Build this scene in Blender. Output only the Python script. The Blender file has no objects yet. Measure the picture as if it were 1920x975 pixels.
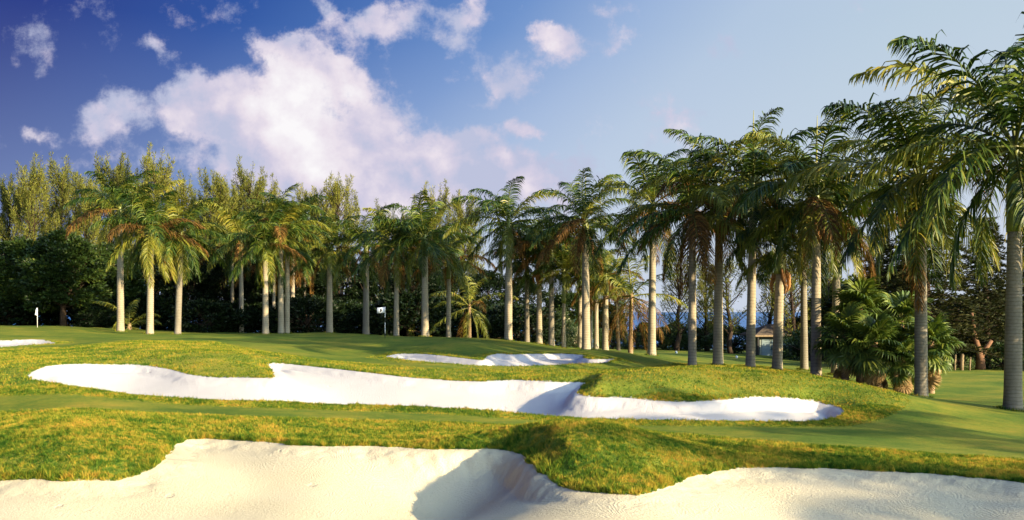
import bpy, math, random
import numpy as np
from math import radians as R, sin, cos, pi, tan, sqrt, exp, log

S = bpy.context.scene
COL = S.collection
F = 1800.0            # focal length in photo pixels (photo 1920 wide)
HY = 585.0            # sea horizon row in the photo
EXPO = 1.45

# ------------------------------------------------------------------ camera
cam_d = bpy.data.cameras.new('camera')
cam = bpy.data.objects.new('camera', cam_d); COL.objects.link(cam)
cam.location = (0, 0, 0); cam.rotation_euler = (R(90), 0, 0)
cam_d.sensor_width = 36; cam_d.lens = 36*F/1920
cam_d.shift_y = (HY-487.5)/1920
cam_d.clip_start = 0.05; cam_d.clip_end = 40000
S.camera = cam
S.view_settings.view_transform = 'Standard'
S.view_settings.look = 'None'
S.view_settings.exposure = EXPO
S.view_settings.gamma = 1
S.view_settings.use_curve_mapping = False

# ------------------------------------------------------------------ sun
SUN_A = 54.0          # degrees to the right of "straight behind the camera"
SUN_E = 15.0
sunv = np.array([sin(R(SUN_A))*cos(R(SUN_E)), -cos(R(SUN_A))*cos(R(SUN_E)), sin(R(SUN_E))])
sd = bpy.data.lights.new('sun', 'SUN'); so = bpy.data.objects.new('sun', sd); COL.objects.link(so)
sd.energy = 5.0; sd.angle = R(0.5); sd.color = (1.0, 0.80, 0.50)
from mathutils import Vector, Matrix
so.rotation_euler = Vector(sunv).to_track_quat('Z', 'Y').to_euler()
so.location = (30, -20, 30)

# ------------------------------------------------------------------ node helpers
class NT:
    def __init__(s, tree): s.t = tree; s.n = tree.nodes; s.l = tree.links
    def node(s, typ, **kw):
        nd = s.n.new(typ)
        for k, v in kw.items(): setattr(nd, k, v)
        return nd
    def put(s, sock, v):
        if v is None: return
        if isinstance(v, bpy.types.NodeSocket): s.l.new(v, sock)
        else:
            if hasattr(sock, 'default_value'):
                dv = sock.default_value
                if hasattr(dv, '__len__'):
                    if not hasattr(v, '__len__'): v = [v]*len(dv)
                    if len(dv) == 4 and len(v) == 3: v = list(v)+[1]
                sock.default_value = v
    def m(s, op, a, b=None, c=None, clamp=False):
        nd = s.node('ShaderNodeMath', operation=op); nd.use_clamp = clamp
        s.put(nd.inputs[0], a); s.put(nd.inputs[1], b)
        if c is not None: s.put(nd.inputs[2], c)
        return nd.outputs[0]
    def v(s, op, a, b=None, out=0):
        nd = s.node('ShaderNodeVectorMath', operation=op)
        s.put(nd.inputs[0], a); s.put(nd.inputs[1], b)
        return nd.outputs['Value'] if out == 'v' else nd.outputs[0]
    def scale(s, a, f):
        nd = s.node('ShaderNodeVectorMath', operation='SCALE')
        s.put(nd.inputs[0], a); s.put(nd.inputs['Scale'], f); return nd.outputs[0]
    def noise(s, vec, scale, detail=3, rough=0.5, color=False):
        nd = s.node('ShaderNodeTexNoise')
        if vec is not None: s.put(nd.inputs['Vector'], vec)
        nd.inputs['Scale'].default_value = scale; nd.inputs['Detail'].default_value = detail
        nd.inputs['Roughness'].default_value = rough
        return nd.outputs['Color'] if color else nd.outputs['Fac']
    def mix(s, f, a, b, typ='MIX'):
        nd = s.node('ShaderNodeMix', data_type='RGBA', blend_type=typ)
        s.put(nd.inputs[0], f); s.put(nd.inputs[6], a); s.put(nd.inputs[7], b)
        return nd.outputs[2]
    def ramp(s, f, stops, interp='LINEAR'):
        nd = s.node('ShaderNodeValToRGB'); cr = nd.color_ramp; cr.interpolation = interp
        while len(cr.elements) > 1: cr.elements.remove(cr.elements[-1])
        for i, (p, c) in enumerate(stops):
            e = cr.elements[0] if i == 0 else cr.elements.new(p)
            e.position = p; e.color = (*c, 1) if hasattr(c, '__len__') else (c, c, c, 1)
        s.put(nd.inputs[0], f); return nd.outputs[0]
    def mr(s, v, a, b, c=0.0, d=1.0, smooth=False):
        nd = s.node('ShaderNodeMapRange'); nd.interpolation_type = 'SMOOTHSTEP' if smooth else 'LINEAR'
        s.put(nd.inputs[0], v); s.put(nd.inputs[1], a); s.put(nd.inputs[2], b)
        s.put(nd.inputs[3], c); s.put(nd.inputs[4], d); return nd.outputs[0]

def lin(c):
    return tuple(((x/255)/12.92 if x/255 <= 0.04045 else (((x/255)+0.055)/1.055)**2.4) for x in c)

# ------------------------------------------------------------------ world: sky with clouds
W = bpy.data.worlds.new("World"); S.world = W; W.use_nodes = True
T = NT(W.node_tree); T.n.clear()
BG = 0.1
K = 2**(-EXPO)/BG
g = T.node('ShaderNodeTexCoord').outputs['Generated']
dirn = T.v('NORMALIZE', g)
sep = T.node('ShaderNodeSeparateXYZ'); T.put(sep.inputs[0], dirn)
dx, dy, dz = sep.outputs
sky = T.node('ShaderNodeTexSky'); sky.sky_type = 'NISHITA'; sky.sun_disc = False
sky.sun_elevation = R(SUN_E); sky.sun_rotation = R(180-SUN_A)
s1 = T.m('MULTIPLY', dx, 1.1)
s2 = T.m('MULTIPLY', T.m('MAXIMUM', dz, 0.0), 1.15)
sv = T.m('SUBTRACT', s1, s2)
t = T.mr(sv, -1.0, 1.0)
grad = T.ramp(t, [(0.0, lin((30, 44, 124))), (0.105, lin((36, 54, 134))), (0.19, lin((42, 82, 160))), (0.26, lin((76, 116, 184))),
                  (0.33, lin((110, 146, 203))), (0.40, lin((156, 181, 219))), (0.46, lin((179, 199, 224))), (0.55, lin((188, 207, 224))), (0.7, lin((198, 213, 227))), (1.0, lin((200, 212, 224)))])
# clouds live on the sky directions in front (tangent coordinates about +Y, an axis of the world)
ys = T.m('MAXIMUM', dy, 0.08)
u = T.m('DIVIDE', dx, ys); v = T.m('DIVIDE', dz, ys)
cmb = T.node('ShaderNodeCombineXYZ'); T.put(cmb.inputs[0], u); T.put(cmb.inputs[1], v)
P0 = cmb.outputs[0]
def cloud_density(P, full=True):
    n1 = T.noise(P, 7.0, 6, 0.62, color=True)
    n2 = T.noise(P, 24.0, 5, 0.65, color=True)
    w = T.v('ADD', P, T.scale(T.v('SUBTRACT', n1, (.5, .5, .5)), 0.10))
    w = T.v('ADD', w, T.scale(T.v('SUBTRACT', n2, (.5, .5, .5)), 0.035))
    blobs = [(560, 150, 105, 95, 1.1), (600, 90, 62, 52, .9), (520, 85, 60, 42, .8), (650, 215, 115, 95, 1.0), (470, 215, 150, 80, .9),
             (360, 215, 120, 62, .9), (205, 228, 90, 60, .85), (385, 140, 45, 36, .6), (540, 310, 160, 55, 1.0), (480, 280, 120, 50, .6), (740, 325, 250, 95, 1.3), (640, 370, 260, 70, .6),
             (880, 262, 48, 28, 1.0), (310, 85, 52, 36, .8), (725, 42, 90, 58, .95), (860, 55, 62, 50, 1.0), (990, 234, 60, 26, 1.2),
             (1050, 80, 52, 42, 1.0), (950, 130, 75, 48, .75), (900, 192, 60, 16, .6), (85, 236, 50, 26, .6), (1020, 350, 150, 75, .85),
             (1230, 250, 130, 70, .5), (1360, 90, 50, 45, .5), (1190, 60, 40, 26, .55), (1010, 60, 30, 26, .6), (930, 165, 26, 22, .6), (70, 80, 80, 80, .55), (380, 20, 80, 40, .5), (840, 150, 30, 42, .5), (610, 15, 40, 30, .5), (1120, 15, 70, 36, .6), (1140, 72, 40, 32, .45), (1000, 170, 50, 34, .45),
             (150, 300, 150, 26, .45), (310, 310, 90, 40, .5), (650, 25, 60, 40, .5)]
    if not full: blobs = blobs[:14]
    tot = None
    for (cx, cy, rx, ry, wt) in blobs:
        c = ((cx-960)/F, (HY-cy)/F, 0)
        d = T.v('MULTIPLY', T.v('SUBTRACT', w, c), (F/rx, F/ry, 0))
        L = T.v('LENGTH', d, out='v')
        b = T.mr(L, 1.45, 0.0, 0.0, wt*1.25, smooth=True)
        tot = b if tot is None else T.m('ADD', tot, b)
    return tot
dens = cloud_density(P0)
fine = T.noise(P0, 20.0, 8, 0.68)
fine2 = T.noise(P0, 5.0, 4, 0.6)
dd = T.m('ADD', T.m('MINIMUM', dens, 1.35), T.m('MULTIPLY', T.m('SUBTRACT', fine, 0.5), 2.7))
dd = T.m('ADD', dd, T.m('MULTIPLY', T.m('SUBTRACT', fine2, 0.5), 0.9))
alpha = T.mr(dd, 0.3, 1.2, 0, 0.97, smooth=True)
frontm = T.mr(dy, 0.1, 0.3)
alpha = T.m('MULTIPLY', alpha, frontm)
# cloud light and shade painted in: bright core, relief lit from the right
core = T.mr(T.v('LENGTH', T.v('MULTIPLY', T.v('SUBTRACT', P0, ((585-960)/F, (HY-165)/F, 0)), (F/190, F/150, 0)), out='v'), 1.0, 0.0, 0, 1, smooth=True)
bil = T.noise(P0, 11.0, 5, 0.55)
wp = T.v('ADD', P0, T.scale(T.v('SUBTRACT', T.noise(P0, 9.0, 3, .5, True), (.5, .5, .5)), .05))
def vor(P):
    nd = T.node('ShaderNodeTexVoronoi'); nd.feature = 'SMOOTH_F1'; nd.inputs['Scale'].default_value = 13.0; nd.inputs['Smoothness'].default_value = .6
    T.put(nd.inputs['Vector'], P); return nd.outputs['Distance']
def vor2(P):
    nd = T.node('ShaderNodeTexVoronoi'); nd.feature = 'SMOOTH_F1'; nd.inputs['Scale'].default_value = 34.0; nd.inputs['Smoothness'].default_value = .6
    T.put(nd.inputs['Vector'], P); return nd.outputs['Distance']
off = T.v('ADD', wp, (.014, .012, 0)); off2 = T.v('ADD', wp, (.006, .006, 0))
relief = T.m('ADD', T.m('MULTIPLY', T.m('SUBTRACT', vor(off), vor(wp)), 1.1), T.m('MULTIPLY', T.m('SUBTRACT', vor2(off2), vor2(wp)), .45))
n9 = T.m('SUBTRACT', T.noise(P0, 6.0, 6, .6), T.noise(T.v('ADD', P0, (.02, .02, 0)), 6.0, 6, .6))
relief = T.m('ADD', relief, T.m('MULTIPLY', n9, 1.8))
shade = T.m('ADD', T.m('ADD', T.m('MULTIPLY', core, 0.55), T.m('ADD', T.m('MULTIPLY', relief, 1.1), -.06)), T.m('ADD', T.m('MULTIPLY', T.mr(dd, 0.5, 2.0), 0.35), T.mr(bil, 0.3, 0.7, -.16, 0.34)))
ccol = T.ramp(shade, [(0.0, lin((190, 195, 221))), (0.24, lin((212, 206, 226))), (0.5, lin((236, 226, 236))), (0.9, lin((254, 251, 252)))])
nis = T.scale(sky.outputs[0], 1.0)
hz = T.m('MULTIPLY', T.m('MULTIPLY', T.mr(dz, .28, .0), T.mr(sv, -.9, .05, .22, 1.0)), .8)
grad = T.mix(hz, grad, lin((206, 214, 232)))
base = T.scale(grad, K)
base = T.mix(0.02, base, nis)
final = T.mix(alpha, base, T.scale(ccol, K))
sunside_fill = T.mr(T.v('DOT_PRODUCT', dirn, tuple(sunv), out='v'), 0.0, 1.0, 1.0, 6.0, smooth=True)  # added fill: unseen sky around the sun brightened to lift the shadows
gl1 = T.m('SUBTRACT', sunside_fill, 1.0)
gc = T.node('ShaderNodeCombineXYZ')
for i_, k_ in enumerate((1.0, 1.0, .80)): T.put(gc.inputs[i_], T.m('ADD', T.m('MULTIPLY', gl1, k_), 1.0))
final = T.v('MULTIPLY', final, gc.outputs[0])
# below the horizon the sky is never seen; keep it dim
fb = T.mr(dz, -0.02, 0.0)
final = T.mix(fb, T.scale(lin((60, 80, 90)), K) , final)
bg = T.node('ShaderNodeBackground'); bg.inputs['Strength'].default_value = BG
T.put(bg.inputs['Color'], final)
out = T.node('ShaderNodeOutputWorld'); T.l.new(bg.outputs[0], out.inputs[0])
W.cycles.sampling_method = 'MANUAL'; W.cycles.sample_map_resolution = 512

# ------------------------------------------------------------------ materials
MATS = {}
def newmat(name):
    m = bpy.data.materials.new(name); m.use_nodes = True
    t = NT(m.node_tree); t.n.clear()
    o = t.node('ShaderNodeOutputMaterial')
    MATS[name] = m
    return m, t, o
def principled(t, o, col, rough=0.8, spec=0.3, normal=None, metal=0.0):
    b = t.node('ShaderNodeBsdfPrincipled')
    t.put(b.inputs['Base Color'], col); t.put(b.inputs['Roughness'], rough)
    b.inputs['Specular IOR Level'].default_value = spec; b.inputs['Metallic'].default_value = metal
    if normal is not None: t.put(b.inputs['Normal'], normal)
    t.l.new(b.outputs[0], o.inputs[0]); return b
def bump(t, h, strength, dist):
    b = t.node('ShaderNodeBump'); b.inputs['Strength'].default_value = strength; b.inputs['Distance'].default_value = dist
    t.put(b.inputs['Height'], h); return b.outputs[0]
def pos(t): return t.node('ShaderNodeNewGeometry').outputs['Position']
def objc(t): return t.node('ShaderNodeTexCoord').outputs['Object']
def rnd(t): return t.node('ShaderNodeObjectInfo').outputs['Random']
def attr(t, n): return t.node('ShaderNodeAttribute', attribute_name=n).outputs['Fac']

def plain(name, col, rough=0.8, spec=0.3, var=0.25, scale=6, bstr=0.0):
    m, t, o = newmat(name)
    n = t.noise(objc(t), scale, 4, 0.6)
    c = t.mix(t.mr(n, 0.3, 0.7), tuple(x*(1-var) for x in col), tuple(min(1, x*(1+var)) for x in col))
    nm = bump(t, n, bstr, 0.02) if bstr else None
    principled(t, o, c, rough, spec, nm); return m

def leafmat(name, stops, trans=0.22, rough=0.42, spec=0.3, patch=0.35):
    """leaf: colour from a per-leaf random attribute, the tree's own random and a soft patch noise"""
    m, t, o = newmat(name)
    a = attr(t, 'rnd'); n = t.noise(pos(t), patch, 2, 0.5)
    f = t.m('ADD', t.m('MULTIPLY', a, 0.62), t.m('ADD', t.m('MULTIPLY', t.mr(n, 0.3, 0.7), 0.2), t.m('MULTIPLY', rnd(t), 0.18)))
    c = t.ramp(f, stops)
    rk = attr(t, 'rach')
    c = t.mix(t.m('MULTIPLY', rk, .75), c, (0.15, 0.16, 0.035))
    b = t.node('ShaderNodeBsdfPrincipled'); t.put(b.inputs['Base Color'], c)
    t.put(b.inputs['Roughness'], rough); b.inputs['Specular IOR Level'].default_value = spec
    tr = t.node('ShaderNodeBsdfTranslucent'); t.put(tr.inputs['Color'], t.mix(1.0, c, (1.0, 1.0, 0.5), 'MULTIPLY'))
    mx = t.node('ShaderNodeMixShader'); mx.inputs[0].default_value = trans
    t.l.new(b.outputs[0], mx.inputs[1]); t.l.new(tr.outputs[0], mx.inputs[2]); t.l.new(mx.outputs[0], o.inputs[0])
    return m
leafmat('palm_green', [(0, (.008, .024, .005)), (.42, (.026, .060, .008)), (.66, (.10, .135, .015)), (1, (.34, .28, .034))])
leafmat('palm_yellow', [(0, (.05, .085, .012)), (.45, (.15, .17, .02)), (.75, (.29, .25, .03)), (1, (.42, .28, .045))])
leafmat('palm_dry', [(0, (.03, .028, .010)), (.4, (.11, .058, .016)), (.75, (.26, .13, .03)), (1, (.38, .24, .06))], trans=.2, rough=.7, spec=.15)
leafmat('fan_green', [(0, (.03, .065, .014)), (.5, (.09, .14, .022)), (1, (.26, .27, .04))])
leafmat('fan_dry', [(0, (.16, .09, .04)), (.5, (.30, .20, .09)), (1, (.45, .32, .16))], trans=.15, rough=.8, spec=.1)
leafmat('casuarina', [(0, (.05, .065, .014)), (.5, (.14, .15, .026)), (1, (.31, .275, .045))], trans=.25, rough=.7, spec=.15)
leafmat('broadleaf_shaded', [(0, (.003, .008, .003)), (.6, (.009, .020, .005)), (.85, (.025, .04, .009)), (1, (.11, .11, .02))], trans=.1, rough=.5, spec=.18, patch=.5)  # near-black leaf: the shade under the canopy is put into its colour
leafmat('hedge_leaf', [(0, (.015, .035, .01)), (.6, (.04, .075, .015)), (1, (.12, .15, .03))], trans=.2, rough=.5, patch=.7)
leafmat('blossom_leaf', [(0, (.02, .045, .012)), (.62, (.05, .075, .02)), (.7, (.75, .66, .45)), (1, (.85, .8, .62))], trans=.2, rough=.6)
leafmat('conifer_leaf', [(0, (.010, .018, .006)), (.5, (.032, .038, .010)), (1, (.095, .078, .02))], trans=.1, rough=.7, spec=.15)
plain('bark_dark', (.05, .035, .025), .95, .1, .4, 9, .5)
plain('bark_red', (.17, .09, .05), .9, .15, .35, 7, .5)
plain('fence_wood', (.24, .18, .11), .9, .1, .3, 9, .3)
plain('white_paint', (.78, .78, .74), .5, .3, .06, 4)
plain('black_paint', (.02, .02, .02), .5, .3, .1, 4)
plain('flag_cloth', (.82, .82, .80), .8, .1, .04, 4)
plain('hut_wall', (.20, .23, .20), .8, .2, .12, 2)
plain('hut_roof', (.12, .095, .07), .9, .1, .35, 14, .3)
plain('hut_panel', (.15, .21, .23), .6, .3, .12, 3)
plain('dead_sheath', (.30, .15, .06), .9, .1, .4, 10, .4)
plain('spathe', (.24, .23, .04), .5, .3, .2, 3)

def trunkmat(name, c1, c2, ringscale=7.0):
    m, t, o = newmat(name)
    P = objc(t); sp = t.node('ShaderNodeSeparateXYZ'); t.put(sp.inputs[0], P)
    wob = t.noise(P, 1.2, 3, .6)
    z = t.m('ADD', sp.outputs[2], t.m('MULTIPLY', wob, .12))
    ring = t.m('FRACT', t.m('MULTIPLY', z, ringscale))
    line = t.mr(ring, 0.0, 0.22, 1.0, 0.0)
    big = t.noise(t.v('MULTIPLY', P, (1, 1, .35)), 2.6, 5, .65)
    sm = t.noise(t.v('MULTIPLY', P, (2, 2, 9)), 3.0, 4, .6)
    c = t.mix(t.mr(big, .3, .7), c1, c2)
    c = t.mix(t.m('MULTIPLY', t.mr(sm, .45, .75), .35), c, (.09, .08, .06))
    c = t.mix(t.m('MULTIPLY', line, .45), c, (.06, .05, .035))
    c = t.mix(t.mr(t.noise(P, 3.5, 4, .7), .62, .72, 0, .5), c, (.27, .25, .20))
    h = t.m('ADD', t.m('MULTIPLY', line, -1.0), t.m('MULTIPLY', sm, .8))
    principled(t, o, c, .88, .15, bump(t, h, .6, .015)); return m
trunkmat('trunk_pale', (.27, .225, .15), (.37, .32, .23))
trunkmat('trunk_grey', (.17, .15, .11), (.25, .22, .17), 9.0)
trunkmat('trunk_brown', (.20, .12, .06), (.32, .22, .13), 6.0)
def shaftmat():
    m, t, o = newmat('crownshaft')
    P = objc(t)
    n = t.noise(t.v('MULTIPLY', P, (6, 6, .6)), 1.5, 4, .6)
    c = t.mix(t.mr(n, .3, .75), (.085, .13, .02), (.22, .22, .04))
    c = t.mix(t.mr(t.noise(P, 1.3, 3, .6), .55, .75, 0, .8), c, (.25, .13, .04))
    principled(t, o, c, .4, .4, bump(t, n, .25, .01))
shaftmat()

# ground: rough and mown turf, same sheet
def groundmat():
    m, t, o = newmat('turf')
    P = pos(t); rg = attr(t, 'rough')
    big = t.noise(P, .35, 3, .55); mid = t.noise(P, 2.2, 4, .6); sm = t.noise(P, 14, 4, .65); fi = t.noise(P, 70, 3, .7)
    f = t.m('ADD', t.m('MULTIPLY', big, .5), t.m('ADD', t.m('MULTIPLY', mid, .25), t.m('MULTIPLY', sm, .25)))
    mown = t.ramp(f, [(.36, (.06, .125, .014)), (.47, (.115, .175, .02)), (.56, (.20, .225, .026)), (.68, (.34, .27, .038))])
    rough = t.ramp(t.m('ADD', t.m('MULTIPLY', f, .6), t.m('MULTIPLY', fi, .4)), [(.36, (.05, .11, .012)), (.48, (.12, .18, .02)), (.58, (.30, .26, .035)), (.7, (.42, .27, .05))])
    st = t.noise(t.v('MULTIPLY', P, (.5, 3.0, 1)), 1.6, 5, .7)
    mown = t.mix(t.mr(st, .4, .65, 0, .55), mown, t.mix(1.0, mown, (1.25, .95, .9), 'MULTIPLY'))
    mown = t.mix(t.mr(fi, .3, .7, 0, .5), mown, t.mix(1.0, mown, (.55, .6, .5), 'MULTIPLY'))
    c = t.mix(rg, mown, rough)
    nrm = bump(t, t.m('ADD', sm, t.m('MULTIPLY', fi, .6)), .55, .05)
    principled(t, o, c, .9, .12, nrm)
groundmat()
def sandmat(name, c1, c2):
    m, t, o = newmat(name)
    P = pos(t)
    big = t.noise(P, .6, 3, .5); sm = t.noise(P, 26, 5, .7); md = t.noise(P, 5.0, 4, .6)
    gr = t.noise(P, 90, 2, .6)
    wob = t.noise(P, .8, 3, .5)
    sp = t.node('ShaderNodeSeparateXYZ'); t.put(sp.inputs[0], P)
    rk = t.m('SINE', t.m('MULTIPLY', t.m('ADD', t.m('ADD', t.m('MULTIPLY', sp.outputs[0], .8), sp.outputs[1]), t.m('MULTIPLY', wob, 4.0)), 46))
    rk = t.m('MULTIPLY', rk, t.mr(t.noise(P, .5, 2, .5), .42, .6))
    c = t.mix(t.mr(big, .35, .65), c1, c2)
    c = t.mix(t.mr(gr, .5, .75, 0, .35), c, tuple(x*.72 for x in c1))
    vo = t.node('ShaderNodeTexVoronoi'); t.put(vo.inputs['Vector'], t.v('ADD', P, t.scale(t.noise(P, 3, 3, .6, True), .3))); vo.inputs['Scale'].default_value = 1.7
    foot = t.mr(vo.outputs['Distance'], .05, .16, -1, 0, smooth=True)
    foot = t.m('MULTIPLY', foot, t.mr(t.noise(P, .33, 2, .5), .5, .6))
    h = t.m('ADD', t.m('ADD', t.m('MULTIPLY', sm, 1.2), t.m('MULTIPLY', md, .22)), t.m('ADD', t.m('MULTIPLY', rk, .09), t.m('MULTIPLY', foot, 1.0)))
    principled(t, o, c, .95, .1, bump(t, h, .55, .045))
sandmat('sand_cream', (.53, .465, .31), (.57, .505, .35))
sandmat('sand_white', (.53, .505, .475), (.58, .555, .52))
def grassmat():
    m, t, o = newmat('grass_blade')
    P = pos(t); a = attr(t, 'rnd')
    n1 = t.noise(P, .9, 4, .6); n2 = t.noise(P, 5.0, 3, .65)
    f = t.m('ADD', t.m('MULTIPLY', t.mr(n1, .3, .7), .40), t.m('ADD', t.m('MULTIPLY', t.mr(n2, .25, .75), .18), t.m('MULTIPLY', a, .56)))
    c = t.ramp(f, [(.15, (.018, .065, .012)), (.38, (.05, .12, .015)), (.54, (.13, .185, .02)), (.68, (.31, .285, .032)), (.88, (.50, .30, .05))])
    d = t.node('ShaderNodeBsdfDiffuse'); t.put(d.inputs[0], c)
    tr = t.node('ShaderNodeBsdfTranslucent'); t.put(tr.inputs[0], c)
    mx = t.node('ShaderNodeMixShader'); mx.inputs[0].default_value = .35
    t.l.new(d.outputs[0], mx.inputs[1]); t.l.new(tr.outputs[0], mx.inputs[2]); t.l.new(mx.outputs[0], o.inputs[0])
grassmat()
def watermat():
    m, t, o = newmat('sea')
    P = pos(t)
    n = t.noise(t.v('MULTIPLY', P, (.5, 1.3, 1)), .25, 6, .65)
    c = t.mix(t.mr(n, .35, .65), (.010, .075, .25), (.03, .15, .38))
    principled(t, o, c, .35, .4, bump(t, n, .9, 1.0))
watermat()

# ------------------------------------------------------------------ mesh helpers
def link(o, parent=None):
    COL.objects.link(o)
    if parent is not None: o.parent = parent
    return o
class MB:
    """collects vertices and faces (numpy blocks) with two point attributes"""
    def __init__(s): s.V = []; s.Q = []; s.Tr = []; s.rn = []; s.ra = []; s.n = 0
    def add(s, v, quads=None, tris=None, rn=0.5, ra=0.0):
        v = np.asarray(v, float).reshape(-1, 3); k = len(v)
        if quads is not None and len(quads): s.Q.append(np.asarray(quads, int).reshape(-1, 4)+s.n)
        if tris is not None and len(tris): s.Tr.append(np.asarray(tris, int).reshape(-1, 3)+s.n)
        s.V.append(v); s.rn.append(np.broadcast_to(np.asarray(rn, float), (k,)).copy()); s.ra.append(np.broadcast_to(np.asarray(ra, float), (k,)).copy())
        s.n += k
    def tube(s, pts, rad, sides=8, rn=0.5, ra=0.0, cap=True):
        pts = np.asarray(pts, float); n = len(pts); rad = np.broadcast_to(np.asarray(rad, float), (n,))
        tg = np.gradient(pts, axis=0); tg /= np.linalg.norm(tg, axis=1)[:, None]+1e-9
        ref = np.array([0, 0, 1.]) if abs(tg[0][2]) < .8 else np.array([1., 0, 0])
        a = np.cross(tg, ref); a /= np.linalg.norm(a, axis=1)[:, None]+1e-9; b = np.cross(tg, a)
        th = np.arange(sides)*2*pi/sides
        ring = pts[:, None, :]+rad[:, None, None]*(a[:, None, :]*np.cos(th)[None, :, None]+b[:, None, :]*np.sin(th)[None, :, None])
        q = []
        for i in range(n-1):
            for j in range(sides):
                j2 = (j+1) % sides
                q.append((i*sides+j, i*sides+j2, (i+1)*sides+j2, (i+1)*sides+j))
        v = ring.reshape(-1, 3); tr = []
        if cap:
            v = np.vstack([v, pts[0], pts[-1]])
            c0, c1 = n*sides, n*sides+1
            for j in range(sides):
                j2 = (j+1) % sides
                tr.append((c0, j2, j)); tr.append((c1, (n-1)*sides+j, (n-1)*sides+j2))
        s.add(v, q, tr, rn, ra)
    def box(s, c, d, rot=0.0):
        x, y, z = d[0]/2, d[1]/2, d[2]/2
        v = np.array([(-x, -y, -z), (x, -y, -z), (x, y, -z), (-x, y, -z), (-x, -y, z), (x, -y, z), (x, y, z), (-x, y, z)])
        ca, sa = cos(rot), sin(rot)
        v = np.stack([v[:, 0]*ca-v[:, 1]*sa, v[:, 0]*sa+v[:, 1]*ca, v[:, 2]], 1)+np.array(c)
        s.add(v, [(0, 3, 2, 1), (4, 5, 6, 7), (0, 1, 5, 4), (1, 2, 6, 5), (2, 3, 7, 6), (3, 0, 4, 7)])
    def mesh(s, name, mat, smooth=True):
        me = bpy.data.meshes.new(name)
        V = np.concatenate(s.V); Q = np.concatenate(s.Q) if s.Q else np.zeros((0, 4), int); Tr = np.concatenate(s.Tr) if s.Tr else np.zeros((0, 3), int)
        fill(me, V, Q, Tr, smooth)
        for nm, dat in (('rnd', s.rn), ('rach', s.ra)):
            a = me.attributes.new(nm, 'FLOAT', 'POINT'); a.data.foreach_set('value', np.concatenate(dat).astype(np.float32))
        me.materials.append(MATS[mat]); return me
    def build(s, name, mat, parent=None, smooth=True):
        return link(bpy.data.objects.new(name, s.mesh(name, mat, smooth)), parent)
def fill(me, V, Q, Tr, smooth):
    me.vertices.add(len(V)); me.vertices.foreach_set('co', V.astype(np.float32).ravel())
    nl = len(Q)*4+len(Tr)*3
    me.loops.add(nl); me.loops.foreach_set('vertex_index', np.concatenate([Q.ravel(), Tr.ravel()]).astype(np.int32))
    me.polygons.add(len(Q)+len(Tr))
    st = np.concatenate([np.arange(len(Q))*4, len(Q)*4+np.arange(len(Tr))*3]).astype(np.int32)
    me.polygons.foreach_set('loop_start', st)
    me.polygons.foreach_set('use_smooth', np.full(len(st), smooth, dtype=bool))
    me.update(calc_edges=True); me.validate()
def tag(o, label=None, cat=None, group=None, kind=None):
    if label: o['label'] = label
    if cat: o['category'] = cat
    if group: o['group'] = group
    if kind: o['kind'] = kind
    return o
def empty(name, loc, label, cat, group=None, rz=0.0, scale=(1, 1, 1)):
    o = bpy.data.objects.new(name, None); o.location = loc; o.rotation_euler = (0, 0, rz); o.scale = scale
    o.empty_display_size = .3
    link(o); return tag(o, label, cat, group)
def inst(name, me, parent, loc=(0, 0, 0), rz=0.0, scale=(1, 1, 1), mat=None, label=None):
    o = bpy.data.objects.new(name, me); link(o, parent)
    o.location = loc; o.rotation_euler = (0, 0, rz); o.scale = scale
    if mat:
        o.material_slots[0].link = 'OBJECT'; o.material_slots[0].material = MATS[mat]
    if label: o['label'] = label
    return o

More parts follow.
